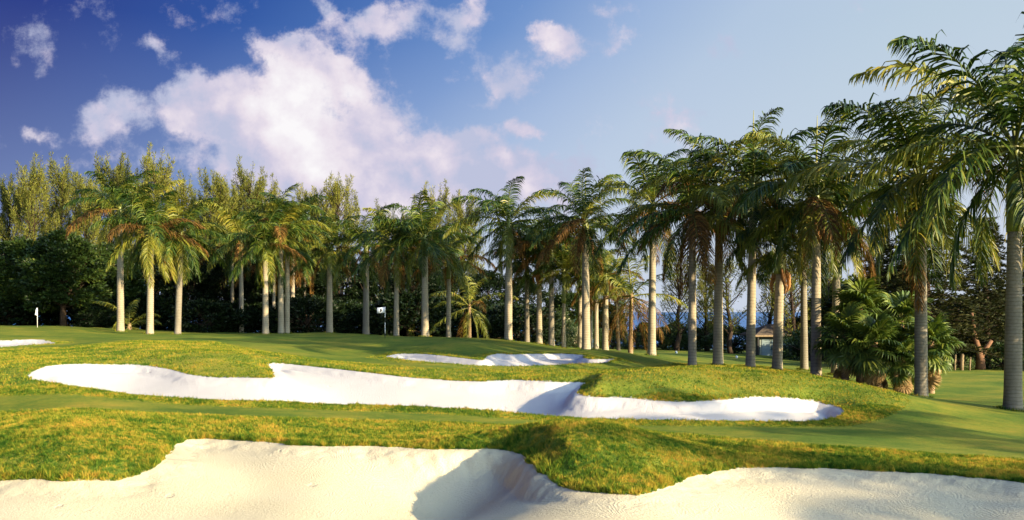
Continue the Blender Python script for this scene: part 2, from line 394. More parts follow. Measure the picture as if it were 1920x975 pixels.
# ------------------------------------------------------------------ terrain surface
CP = []   # (u, D, z)
def C(x, D, y=None, z=None):
    if z is None: z = -(y-HY)/F*D
    CP.append(((x-960)/F, D, z))
for x in (-1400, -700, -100, 400, 960, 1500, 2000, 2700, 3300): C(x, 2.5, z=-2.85); C(x, 9.5, z=-2.72)
for x, D, y in [
  # foreground lip and the ground behind it
  (0, 15.2, 900), (150, 15.0, 902), (150, 16.3, 850), (150, 19, 800), (150, 23, 765), (0, 23.5, 772), (-350, 16, 890), (-350, 25, 760),
  (250, 15.4, 893), (300, 16.0, 868), (320, 17.2, 845), (370, 18.6, 823), (500, 18.2, 828), (700, 17.8, 838), (900, 17.5, 842), (985, 17, 850),
  (1060, 13.9, 915), (1180, 13.3, 928), (1270, 14.5, 905), (1080, 15.6, 858), (1150, 16, 850), (1100, 17.5, 826), (1350, 15.8, 880), (1500, 16, 878), (1700, 15.5, 888), (1920, 14.8, 905), (2300, 14.5, 912),
  (400, 21, 790), (700, 21, 800), (1000, 21, 803), (1300, 20, 825), (1500, 20.5, 820), (1800, 22, 820), (1920, 26, 798), (2300, 26, 805),
  # middle bunker rim
  (50, 28, 709), (-300, 30, 705), (100, 30.5, 687), (250, 32.5, 685), (250, 25.5, 745), (400, 25.3, 752), (400, 30, 708), (515, 29.5, 709), (500, 33.5, 682), (600, 33, 690), (600, 25.5, 757),
  (800, 30.5, 712), (800, 25, 766), (1000, 30, 716), (1000, 24.3, 780), (1105, 30.5, 717), (1085, 27.5, 740), (1200, 24, 790), (1280, 26.3, 755), (1450, 27.5, 746), (1450, 24.3, 792), (1587, 26.5, 773), (1540, 28, 755),
  # the left mound, the right mound and the dip behind it
  (400, 34, 670), (250, 38, 652), (250, 46, 638), (400, 45, 641), (250, 60, 628), (60, 44, 650), (0, 48, 638), (-300, 46, 645), (0, 40, 662), (100, 58, 624), (0, 72, 612), (-300, 72, 610), (150, 74, 614),
  (1200, 31.5, 700), (1300, 32.5, 687), (1400, 32.5, 689), (1500, 32, 701), (1600, 31, 721), (1700, 29.5, 746), (1200, 42, 688), (1300, 41, 697), (1400, 40, 703), (1500, 38, 716), (1620, 37, 728),
  # green, back bunker
  (600, 42, 660), (600, 52, 639), (600, 68, 626), (800, 35, 686), (800, 52, 641), (720, 41, 670), (900, 36, 687), (900, 41, 664), (1172, 41, 676), (1050, 44, 664), (1000, 48, 657), (960, 54, 646), (1150, 50, 664), (1150, 37, 692),
  # palm bases
  (226, 70, 625), (281, 68, 627), (333, 70, 627), (498, 72, 627), (537, 74, 626), (618, 78, 624), (686, 74, 627), (743, 72, 631), (797, 68, 632), (841, 72, 634), (953, 62, 638), (1012, 66, 645), (1057, 64, 652),
  (1098, 60, 658), (1134, 64, 658), (1222, 54, 667), (1298, 47, 684), (1346, 46, 686), (1407, 44, 690), (1457, 44, 694), (1530, 41, 706), (1567, 41, 711), (1727, 35, 744), (1899, 30.3, 769), (2300, 31, 768),
  # far fairway
  (1300, 75, 665), (1300, 105, 656), (1500, 95, 669), (1500, 60, 688), (1850, 65, 692), (1850, 45, 716), (2400, 60, 700), (1100, 90, 655), (900, 95, 645), (600, 100, 630), (200, 100, 618), (-300, 100, 618), (1850, 110, 680), (2600, 110, 680),
  (1300, 150, 648), (700, 150, 637), (100, 150, 630), (2100, 150, 650), (-500, 150, 630), (2700, 30, 775), (-900, 30, 700), (-900, 70, 620), (3300, 20, 850), (3300, 60, 700), (-1400, 20, 840), (-1400, 60, 650)]:
    C(x, D, y)
CP = np.array(CP); AD = 0.55
def tp(r2): return 0.5*r2*np.log(r2+1e-12)
pc = np.stack([CP[:, 0], AD*np.log(CP[:, 1])], 1); N = len(pc)
Kt = tp(((pc[:, None]-pc[None])**2).sum(2)) + np.eye(N)*1e-4
Pm = np.concatenate([np.ones((N, 1)), pc], 1)
A = np.block([[Kt, Pm], [Pm.T, np.zeros((3, 3))]])
wts = np.linalg.solve(A, np.concatenate([CP[:, 2], np.zeros(3)]))
def z0(u, D):
    u = np.asarray(u, float); D = np.asarray(D, float); sh = np.broadcast(u, D).shape
    u = np.broadcast_to(u, sh).ravel(); D = np.broadcast_to(D, sh).ravel(); q1 = AD*np.log(D)
    o = np.empty(len(u))
    for i in range(0, len(u), 60000):
        a, b = u[i:i+60000], q1[i:i+60000]
        r2 = (a[:, None]-pc[None, :, 0])**2+(b[:, None]-pc[None, :, 1])**2
        o[i:i+60000] = tp(r2)@wts[:N]+wts[N]+wts[N+1]*a+wts[N+2]*b
    X = u*D
    o += .035*np.sin(X*.9+.5*np.sin(D*.4))*np.sin(D*.7+X*.3)*np.clip((D-12)/10, 0, 1)
    return o.reshape(sh)
def hit(x, y, dmin=4.0, dmax=110.0):
    """first ground point on the line of sight through photo pixel (x, y)"""
    u_ = (x-960)/F; k = (y-HY)/F
    D = dmin*np.exp(np.linspace(0, log(dmax/dmin), 1500)); f = z0(np.full_like(D, u_), D)+k*D
    i = np.argmax(f >= 0)
    return (u_*D[i], D[i])
def gz(X, Y): return float(z0(np.array([X/Y]), np.array([Y]))[0])

BK = {
 'front': [(-420, 915), (-200, 905), (0, 900), (120, 903), (215, 903), (270, 888), (303, 866), (318, 842), (345, 826), (380, 822), (440, 826), (500, 829), (560, 836), (640, 838), (700, 836), (780, 842), (860, 843), (930, 843), (980, 849), (1005, 878), (1030, 900), (1065, 914), (1110, 924), (1180, 930), (1230, 921), (1275, 903), (1320, 887), (1380, 879), (1450, 877), (1550, 879), (1650, 884), (1750, 889), (1850, 898), (1930, 907), (2100, 915), (2350, 925), (2600, 1500), (960, 1500), (-600, 1500)],
 'mid': [(48, 709), (62, 696), (95, 686), (150, 683), (220, 684), (270, 685), (320, 693), (370, 706), (430, 709), (490, 709), (514, 710), (508, 696), (497, 682), (540, 683), (600, 689), (680, 698), (760, 708), (830, 713), (900, 716), (960, 713), (1040, 718), (1105, 717), (1090, 728), (1083, 741), (1110, 746), (1160, 745), (1220, 751), (1290, 756), (1350, 751), (1410, 746), (1470, 747), (1530, 753), (1570, 762), (1589, 772), (1575, 785), (1540, 791), (1460, 793), (1350, 792), (1200, 789), (1080, 785), (1000, 779), (920, 772), (840, 767), (700, 761), (560, 757), (450, 754), (330, 747), (220, 738), (130, 725), (70, 715)],
 'back': [(716, 670), (745, 664), (790, 664), (840, 669), (880, 674), (906, 677), (914, 667), (935, 664), (960, 666), (1010, 664), (1060, 664), (1105, 668), (1092, 672), (1115, 675), (1150, 674), (1174, 676), (1150, 680), (1090, 683), (1040, 686), (980, 688), (920, 687), (860, 684), (800, 680), (750, 675)],
 'side': [(-260, 640), (-100, 638), (0, 641), (50, 638), (85, 639), (112, 644), (70, 647), (20, 651), (-60, 656), (-260, 662)]}
def chaikin(p):
    p = np.array(p); q = np.roll(p, -1, 0)
    return np.stack([.8*p+.2*q, .2*p+.8*q], 1).reshape(-1, 2)
BW = {k: chaikin([hit(x, y) for x, y in v_]) for k, v_ in BK.items()}
def sdf(poly, X, Y):
    """signed distance, positive inside; and direction to nearest edge point"""
    d2 = np.full(X.shape, 1e9); nx = np.zeros(X.shape); ny = np.zeros(X.shape); ins = np.zeros(X.shape, bool)
    n = len(poly)
    for i in range(n):
        a = poly[i]; b = poly[(i+1) % n]; e = b-a; L = (e@e)+1e-12
        tt = np.clip(((X-a[0])*e[0]+(Y-a[1])*e[1])/L, 0, 1)
        px, py = a[0]+tt*e[0]-X, a[1]+tt*e[1]-Y; dd_ = px*px+py*py
        mk = dd_ < d2; d2 = np.where(mk, dd_, d2); nx = np.where(mk, px, nx); ny = np.where(mk, py, ny)
        c = ((a[1] > Y) != (b[1] > Y)); ins ^= c & (X < (b[0]-a[0])*(Y-a[1])/(b[1]-a[1]+1e-12)+a[0])
    d = np.sqrt(d2); return np.where(ins, d, -d), nx/(d+1e-6), ny/(d+1e-6)
def sstep(x): x = np.clip(x, 0, 1); return x*x*(3-2*x)

us = np.concatenate([np.linspace(-2.2, -.62, 60)[:-1], np.linspace(-.62, .62, 800), np.linspace(.62, 2.2, 60)[1:]])
Ds = np.concatenate([np.exp(np.linspace(log(1.2), log(9), 25))[:-1], np.exp(np.linspace(log(9), log(47), 500)), np.exp(np.linspace(log(47), log(150), 110))[1:]])
U, DD = np.meshgrid(us, Ds); Xg = U*DD; Yg = DD
Z = z0(U, DD)
# blend far edge down to the shore
Zs = -5.2
Z = Z*(1-sstep((DD-118)/30)) + (Zs-.8)*sstep((DD-118)/30)
row = HY - Z/DD*F; colx = 960+U*F
isand = np.full(Z.shape, -1); sd_all = np.full(Z.shape, -9.0)
depths = {'front': (.36, .20, 2.2), 'mid': (.38, .34, 2.2), 'back': (.22, .30, 1.4), 'side': (.12, .2, 1.2)}
Zc = Z.copy()
for bi, (k, poly) in enumerate(BW.items()):
    lo = poly.min(0)-2; hi = poly.max(0)+2
    lo -= 5; hi += 5
    mk = (Xg > lo[0]) & (Xg < hi[0]) & (Yg > lo[1]) & (Yg < hi[1])
    d, nx, ny = sdf(poly, Xg[mk], Yg[mk])
    ra_ = 1.0 if k == 'front' else .5
    d = d + ra_*.045*np.sin(Xg[mk]*6+np.sin(Yg[mk]*4))*np.sin(Yg[mk]*5+Xg[mk]*2)+ra_*.03*np.sin(Xg[mk]*14+1.5*np.sin(Yg[mk]*6))*np.sin(Yg[mk]*12+Xg[mk]*4) + .012*np.sin(Xg[mk]*31+2*np.sin(Yg[mk]*9))*np.sin(Yg[mk]*27)
    a, b, w_ = depths[k]
    facing = np.clip(.30+.95*(nx*sunv[0]+ny*sunv[1]), 0.08, 1)          # rims on the sun side are steeper
    fgrid = np.zeros(Zc.shape); wgrid = np.zeros(Zc.shape); fgrid[mk] = np.where(d > -1.5, facing, 0); wgrid[mk] = (d > -1.5)
    r_, c_ = np.where(mk); r0, r1, c0, c1 = r_.min(), r_.max()+1, c_.min(), c_.max()+1
    fg, wg = fgrid[r0:r1, c0:c1], wgrid[r0:r1, c0:c1]
    for _ in range(60):
        for ax in (0, 1):
            fg = (fg+np.roll(fg, 2, ax)+np.roll(fg, -2, ax))/3; wg = (wg+np.roll(wg, 2, ax)+np.roll(wg, -2, ax))/3
    fgrid[r0:r1, c0:c1] = fg/(wg+1e-6); facing = fgrid[mk]
    lift = np.zeros(d.shape)
    for (bk, px_, py_, rad_, lf) in [('front', 1065, 836, 2.4, .30), ('front', 1010, 842, 1.4, .08), ('mid', 1150, 724, 2.6, .34), ('mid', 1570, 745, 2.4, .20), ('mid', 440, 680, 3.5, .14), ('front', 90, 830, 3.5, .14), ('back', 850, 655, 3.0, .35), ('back', 1150, 667, 3.0, .2)]:
        if bk != k: continue
        hx, hy = hit(px_, py_); lift += lf*np.exp(-(((Xg[mk]-hx)**2+(Yg[mk]-hy)**2)/rad_**2)**1.5)
    liftw = lift*sstep(-d/.65); near = np.clip(lift/.4, 0, 1)
    near = np.zeros(d.shape)
    for (bk, px_, py_, rad_) in [('front', 900, 868, 1.7), ('mid', 1040, 742, 2.6)]:
        if bk == k:
            hx, hy = hit(px_, py_); near += np.exp(-((Xg[mk]-hx)**2+(Yg[mk]-hy)**2)/rad_**2)
    near *= 1.0 if k == 'front' else .55
    b_ = b+.5*near
    dd_ = np.clip(d-.045, 0, None)
    near = np.clip(near, 0, 1)
    carve = a*np.maximum(facing, near)*sstep(dd_/(.26+.5*(1-facing)))+(b_+a*.35*(1-facing))*sstep(dd_/(w_*(1-.35*near)))
    if k == 'front': carve *= 1-.72*np.exp(-((Xg[mk]-.75)**2/1.5**2+(Yg[mk]-12.3)**2/1.5**2)**1.3)
    carve -= .07*np.exp(-((d+.18)/.2)**2)*facing*(d < .05)              # raised grassy lip
    zz = Zc[mk]-np.where(d > -1, carve, 0)+liftw; Zc[mk] = zz
    s_ = sd_all[mk]; sd_all[mk] = np.maximum(s_, d)
    ii = isand[mk]; ii[d > 0] = bi; isand[mk] = ii

def blur(a, n):
    for _ in range(n):
        a = (a+np.roll(a, 1, 0)+np.roll(a, -1, 0)+np.roll(a, 1, 1)+np.roll(a, -1, 1))/5
    return a
wb = sstep((sd_all-.35)/.5); Zb = blur(Zc, 220); Zc = Zc*(1-wb)+Zb*wb
# roughness of the turf (long rough near bunkers and on the mounds, mown elsewhere)
def below(xs, ys): return row > np.interp(colx, xs, ys)
rA = below([0, 150, 300, 500, 800, 1000, 1200, 1500, 1920], [772, 765, 775, 782, 790, 798, 806, 832, 862]) & (DD < 26)
rB = below([0, 120, 250, 400, 480, 600, 800, 960, 1130, 1200, 1300, 1400, 1500, 1600, 1700, 1760], [655, 650, 638, 640, 655, 675, 690, 692, 691, 690, 680, 682, 695, 714, 745, 900]) & \
     ~below([0, 130, 330, 560, 840, 1000, 1200, 1590, 1640, 1760], [742, 738, 758, 767, 776, 788, 797, 799, 790, 745]) & (DD > 22) & (DD < 48)
rough = (rA | rB).astype(float)
rough = np.maximum(rough, sstep(1-np.abs(sd_all+.2)/.9)*.9)
def blur(a, n):
    for _ in range(n):
        a = (a+np.roll(a, 1, 0)+np.roll(a, -1, 0)+np.roll(a, 1, 1)+np.roll(a, -1, 1))/5
    return a
rough = blur(rough, 14)

nr, nc = Z.shape
idx = np.arange(nr*nc).reshape(nr, nc)
quads = np.stack([idx[:-1, :-1], idx[:-1, 1:], idx[1:, 1:], idx[1:, :-1]], -1).reshape(-1, 4)
V = np.stack([Xg, Yg, Zc], -1).reshape(-1, 3)
fs = isand.reshape(-1)[quads]; fmax = fs.max(1); cnt = (fs >= 0).sum(1)
face_b = np.where(cnt >= 2, fmax, -1)
def sub(name, fq, mat, kind='structure'):
    used, inv = np.unique(fq.ravel(), return_inverse=True)
    me = bpy.data.meshes.new(name); fill(me, V[used], inv.reshape(-1, 4), np.zeros((0, 3), int), True)
    a = me.attributes.new('rough', 'FLOAT', 'POINT'); a.data.foreach_set('value', rough.reshape(-1)[used].astype(np.float32))
    me.materials.append(MATS[mat]); o = link(bpy.data.objects.new(name, me)); o['kind'] = kind; return o
tag(sub('ground', quads[face_b == -1], 'turf'), 'green and golden turf of the golf course with mounds')
sub('sand_bunker', quads[face_b == 0], 'sand_cream')['label'] = 'cream sand of the bunker nearest the camera'
sub('sand_bunker', quads[face_b == 1], 'sand_white')['label'] = 'long white sand bunker across the middle'
sub('sand_bunker', quads[face_b == 2], 'sand_white')['label'] = 'small sand bunker beside the putting green'
sub('sand_bunker', quads[face_b == 3], 'sand_white')['label'] = 'sliver of sand bunker at the far left'

# sea
sb = MB(); sx = 30000
sb.add([(-sx, 125, Zs), (sx, 125, Zs), (sx, sx, Zs), (-sx, sx, Zs)], [(0, 1, 2, 3)])
tag(sb.build('water', 'sea'), 'blue sea beyond the trees', kind='structure')
sb = MB(); sb.add([(-400, -300, -3.6), (400, -300, -3.6), (400, 1.25, -3.6), (-400, 1.25, -3.6)], [(0, 1, 2, 3)])
tag(sb.build('ground', 'turf'), kind='structure')

# ------------------------------------------------------------------ grass blades (rough only)
rng = np.random.default_rng(5)
def scatter(nb, Dlo, Dhi, hgt, wid, thr, power=1.0):
    u_ = rng.uniform(-.60, .60, nb*4)
    D_ = np.sqrt(rng.uniform(Dlo**2, Dhi**2, nb*4))
    iu = np.clip(np.searchsorted(us, u_)-1, 0, nc-2); iD = np.clip(np.searchsorted(Ds, D_)-1, 0, nr-2)
    fu = (u_-us[iu])/(us[iu+1]-us[iu]); fD = (D_-Ds[iD])/(Ds[iD+1]-Ds[iD])
    def bil(a): return (a[iD, iu]*(1-fu)+a[iD, iu+1]*fu)*(1-fD)+(a[iD+1, iu]*(1-fu)+a[iD+1, iu+1]*fu)*fD
    rg = bil(rough); sdv = bil(sd_all); zv = bil(Zc)
    keep = (sdv < .04) & (rng.uniform(0, 1, len(u_)) < rg**power) & (rg > thr)
    w = np.where(keep)[0][:nb]
    return u_[w]*D_[w], D_[w], zv[w]-.004, rg[w], sdv[w], hgt, wid
def vnoise(x, y, seed):
    xi = np.floor(x).astype(np.int64); yi = np.floor(y).astype(np.int64); fx = sstep(x-xi); fy = sstep(y-yi)
    def h(i, j):
        q = (i*374761393+j*668265263+seed*1442695041) & 0xffffffff
        q = ((q ^ (q >> 13))*1274126177) & 0xffffffff
        return ((q ^ (q >> 16)) & 0xffff)/65535.
    return (h(xi, yi)*(1-fx)+h(xi+1, yi)*fx)*(1-fy)+(h(xi, yi+1)*(1-fx)+h(xi+1, yi+1)*fx)*fy
gv = []; gr_ = []
def rim(nb, Dlo, Dhi, hgt, wid):
    X, Y, Zv, rg, sdv, h, w = scatter(nb*14, Dlo, Dhi, hgt, wid, .1)
    k = np.where((sdv > -.16) & (sdv < .05))[0][:nb]
    return X[k], Y[k], Zv[k], rg[k]*0+1.25, sdv[k], h, w
sets = [scatter(300000, 12.3, 19, .062, .011, .15), scatter(290000, 17, 27, .070, .015, .15), scatter(230000, 25, 48, .062, .024, .2),
        rim(30000, 12.3, 20, .10, .013), rim(26000, 20, 46, .085, .022)]
for X, Y, Zv, rg, sdv, h, w in sets:
    n = len(X)
    cl = vnoise(X*13, Y*13, 1); cl2 = vnoise(X*2.2, Y*2.2, 2); cc = vnoise(X*17, Y*17, 5)
    hh = h*rng.uniform(.55, 1.2, n)*(.4+.6*rg)*(.35+1.1*cl)*(.6+.7*cl2)
    az = rng.uniform(0, 2*pi, n); tilt = rng.uniform(.1, .9, n)+.3*vnoise(X*5, Y*5, 3); ta = vnoise(X*4, Y*4, 4)*12+rng.normal(0, .8, n)
    wx, wy = np.cos(az)*w/2, np.sin(az)*w/2
    tx, ty = np.cos(ta)*np.sin(tilt)*hh, np.sin(ta)*np.sin(tilt)*hh
    b0 = np.stack([X-wx, Y-wy, Zv], 1); b1 = np.stack([X+wx, Y+wy, Zv], 1)
    tpv = np.stack([X+tx, Y+ty, Zv+np.cos(tilt)*hh], 1)
    gv.append(np.stack([b0, b1, tpv], 1).reshape(-1, 3)); gr_.append(np.repeat(np.clip(.75*cc+.15*cl+rng.uniform(-.15, .25, n), 0, 1), 3))
gv = np.concatenate(gv); gr_ = np.concatenate(gr_)
me = bpy.data.meshes.new('rough_grass'); fill(me, gv, np.zeros((0, 4), int), np.arange(len(gv)).reshape(-1, 3), False)
a = me.attributes.new('rnd', 'FLOAT', 'POINT'); a.data.foreach_set('value', gr_.astype(np.float32))
me.materials.append(MATS['grass_blade']); o = link(bpy.data.objects.new('rough_grass', me))
tag(o, 'coarse green and orange rough grass round the bunkers', 'grass', kind='stuff')

# ------------------------------------------------------------------ palm parts
def frond_mesh(e0, length, seed, N=72, lmax=1.02, wid=.066, plume=.42, sag=1.0, lat=0.0, name='frond'):
    rg = np.random.default_rng(seed); mb = MB(); n = 15
    t_ = np.linspace(0, 1, n)
    bend = R((52+e0*.45 if e0 >= 40 else 64+max(0, e0)*.5)+rg.uniform(-8, 12))*sag
    if e0 < 0: bend = R(48)*sag
    el = R(e0)-bend*t_**1.42; el = np.maximum(el, R(-86))
    yaw = lat+rg.uniform(-.22, .22)*t_
    st = length/(n-1)
    d = np.stack([np.cos(el)*np.cos(yaw), np.cos(el)*np.sin(yaw), np.sin(el)], 1)
    pts = np.concatenate([[np.zeros(3)], np.cumsum(d[:-1]*st, 0)])
    mb.tube(pts, .036*(1-t_)**.7+.005, 4, rn=.7, ra=1.0, cap=False)
    roll = rg.uniform(-.35, .35)
    for side in (-1, 1):
        for i in range(N):
            tt = .10+.90*(i+rg.uniform(0, .8))/N
            f = min(tt, .999)*(n-1); k = int(f); fr = f-k
            p = pts[k]*(1-fr)+pts[min(k+1, n-1)]*fr; Tn = d[k]
            Lr = np.cross(Tn, (0, 0, 1.)); Lr /= np.linalg.norm(Lr)+1e-6; Nn = np.cross(Lr, Tn)
            prof = (min(1, .35+tt*2.4))*(1 if tt < .62 else 1-.62*((tt-.62)/.38)**1.3)
            L = lmax*prof*rg.uniform(.8, 1.1)
            aa = R(66-34*tt+rg.uniform(-9, 9)); bb = rg.normal(.22, plume*.6)+roll*side
            dr = Tn*cos(aa)+(Lr*side*cos(bb)+Nn*sin(bb))*sin(aa)
            wv = Tn*.8+Nn*rg.uniform(-.6, .6)+Lr*rg.uniform(-.3, .3); wv /= np.linalg.norm(wv)
            q = p.copy(); vs = []; seg = L/3
            for s_ in range(4):
                ww = wid*(.55, 1., .7, .05)[s_]/2
                vs += [q-wv*ww, q+wv*ww]
                dr = dr+np.array([0, 0, -.40*(s_+.4)]); dr /= np.linalg.norm(dr)
                q = q+dr*seg
            rn = np.clip(rg.normal(.45, .22), 0, 1)
            mb.add(vs, [(0, 1, 3, 2), (2, 3, 5, 4), (4, 5, 7, 6)], rn=[rn, rn, rn, rn, rn, rn, min(1, rn+.2), min(1, rn+.2)])
    return mb.mesh(name, 'palm_green')
ELS = [84, 70, 55, 40, 24, 6, -15, -40, -62]
FR = {e: [frond_mesh(e, 4.1, 1100+int(e)*7+k) for k in range(3)] for e in ELS}
FRC = {e: [frond_mesh(e, 3.7, 2900+int(e)*7+k, N=40, lmax=.85, wid=.05, plume=.25, sag=.95) for k in range(2)] for e in ELS}  # coconut: flat fronds

def trunk_mesh(h, r0, r1, lean, mat, seed, base_flare=1.35, name='trunk'):
    rg = np.random.default_rng(seed); n = 26; t_ = np.linspace(0, 1, n)
    pts = np.stack([lean[0]*t_**1.2, lean[1]*t_**1.2, -.25+(h+.25)*t_], 1)
    rad = r0*(1-t_)+r1*t_
    rad = rad*(1+.06*np.sin(t_*pi*1.2+rg.uniform(0, 2)))*(1+(base_flare-1)*np.exp(-t_*h/.35))
    mb = MB(); mb.tube(pts, rad, 18); return mb.mesh(name, mat)
def shaft_mesh(h, r, name='crownshaft'):
    t_ = np.linspace(0, 1, 10)
    pts = np.stack([t_*0, t_*0, h*t_], 1)
    rad = r*(1.12+.12*np.sin(t_*pi)-.62*t_**1.6)
    mb = MB(); mb.tube(pts, rad, 14); return mb.mesh(name, 'crownshaft')
def spike_mesh(h, bulb=False):
    t_ = np.linspace(0, 1, 8); mb = MB()
    rad = .065*(1-t_)+.012
    if bulb: t_ = np.array([0, .3, .6, .9, .92, .95, .975, 1]); rad = np.array([.03, .025, .02, .016, .03, .085, .075, .01])
    mb.tube(np.stack([.10*t_**2*h*.4, t_*0, h*t_], 1), rad, 6); return mb.mesh('spear_leaf', 'spathe')
SPK = spike_mesh(1.0); SPB = spike_mesh(1.0, True)
def sheath_mesh(seed, r):
    rg = np.random.default_rng(seed); mb = MB()
    for k in range(7):
        a_ = rg.uniform(0, 2*pi); r_ = r*1.05; L = rg.uniform(.5, 1.1)
        ps = [(cos(a_)*r_, sin(a_)*r_, .1), (cos(a_)*(r_+.16), sin(a_)*(r_+.16), -L*.3), (cos(a_+.2)*(r_+.22), sin(a_+.2)*(r_+.22), -L*.7), (cos(a_+.3)*(r_+.12), sin(a_+.3)*(r_+.12), -L)]
        mb.tube(ps, [.07, .12, .08, .02], 5)
    return mb.mesh('dead_sheath', 'dead_sheath')

def palm(name, label, group, x, D, hub_y, tr_px, cs=1.0, nf=23, seed=0, mat='trunk_pale', shaft=1.5, lean=0.0, spear=0.0, bulb=False,
         dry=.2, yel=.2, sheath=False, droop=0.0, coco=False, base=None, fan=None, cat='palm tree', up=84, low=64):
    """x photo column of the trunk's foot, D distance, hub_y photo row of the crown's centre, tr_px trunk width in photo pixels"""
    rg = random.Random(seed*13+7)
    X = (x-960)/F*D; zb = gz(X, D); hub = -(hub_y-HY)/F*D - zb
    r = tr_px/F*D/2
    root = empty(name, (X, D, zb), label, cat, group)
    lx = .4*lean/F*D; ly = rg.uniform(-.25, .25)
    th = hub-shaft if shaft > 0 else hub
    inst('trunk', trunk_mesh(th, r*1.05, r*.92, (lx, ly), mat, seed), root)
    if shaft > 0: inst('crownshaft', shaft_mesh(shaft+.1, r*.92), root, (lx, ly, th-.02))
    if sheath: inst('dead_sheath', sheath_mesh(seed, r), root, (lx, ly, th+.1))
    if spear > 0: inst('spear_leaf', SPB if bulb else SPK, root, (lx, ly, hub-.1), rg.uniform(-.5, .5), (1, 1, spear))
    src = FRC if coco else FR
    a0 = rg.uniform(0, 6.28); wind = R(rg.uniform(-2, 15))
    for i in range(nf):
        q = i/(nf-1)
        e = up-(up+low)*q**.92 - droop*20*q + rg.uniform(-9, 9)
        e = min(ELS, key=lambda k: abs(k-e))
        az = a0+i*2.39996+rg.uniform(-.25, .25)
        sc = cs*rg.uniform(.86, 1.1)*(.82 if e < -30 else 1)*(.9 if e > 80 else 1)
        pd = dry*(1.7*q if q > .35 else 0); pr = rg.random()
        mt = 'palm_dry' if pr < pd else ('palm_yellow' if pr < pd+yel*(1.2-.5*q) else 'palm_green')
        lb = 'dry orange-brown frond' if mt == 'palm_dry' else None
        o_ = inst('frond', rg.choice(src[e]), root, (lx+.1*cos(az)*r/.25, ly+.1*sin(az)*r/.25, hub-.12-.3*q), az, (sc, sc, sc), mt, lb)
        o_.rotation_euler = (Matrix.Rotation(-wind, 3, 'Y') @ Matrix.Rotation(az, 3, 'Z')).to_euler()
    return root

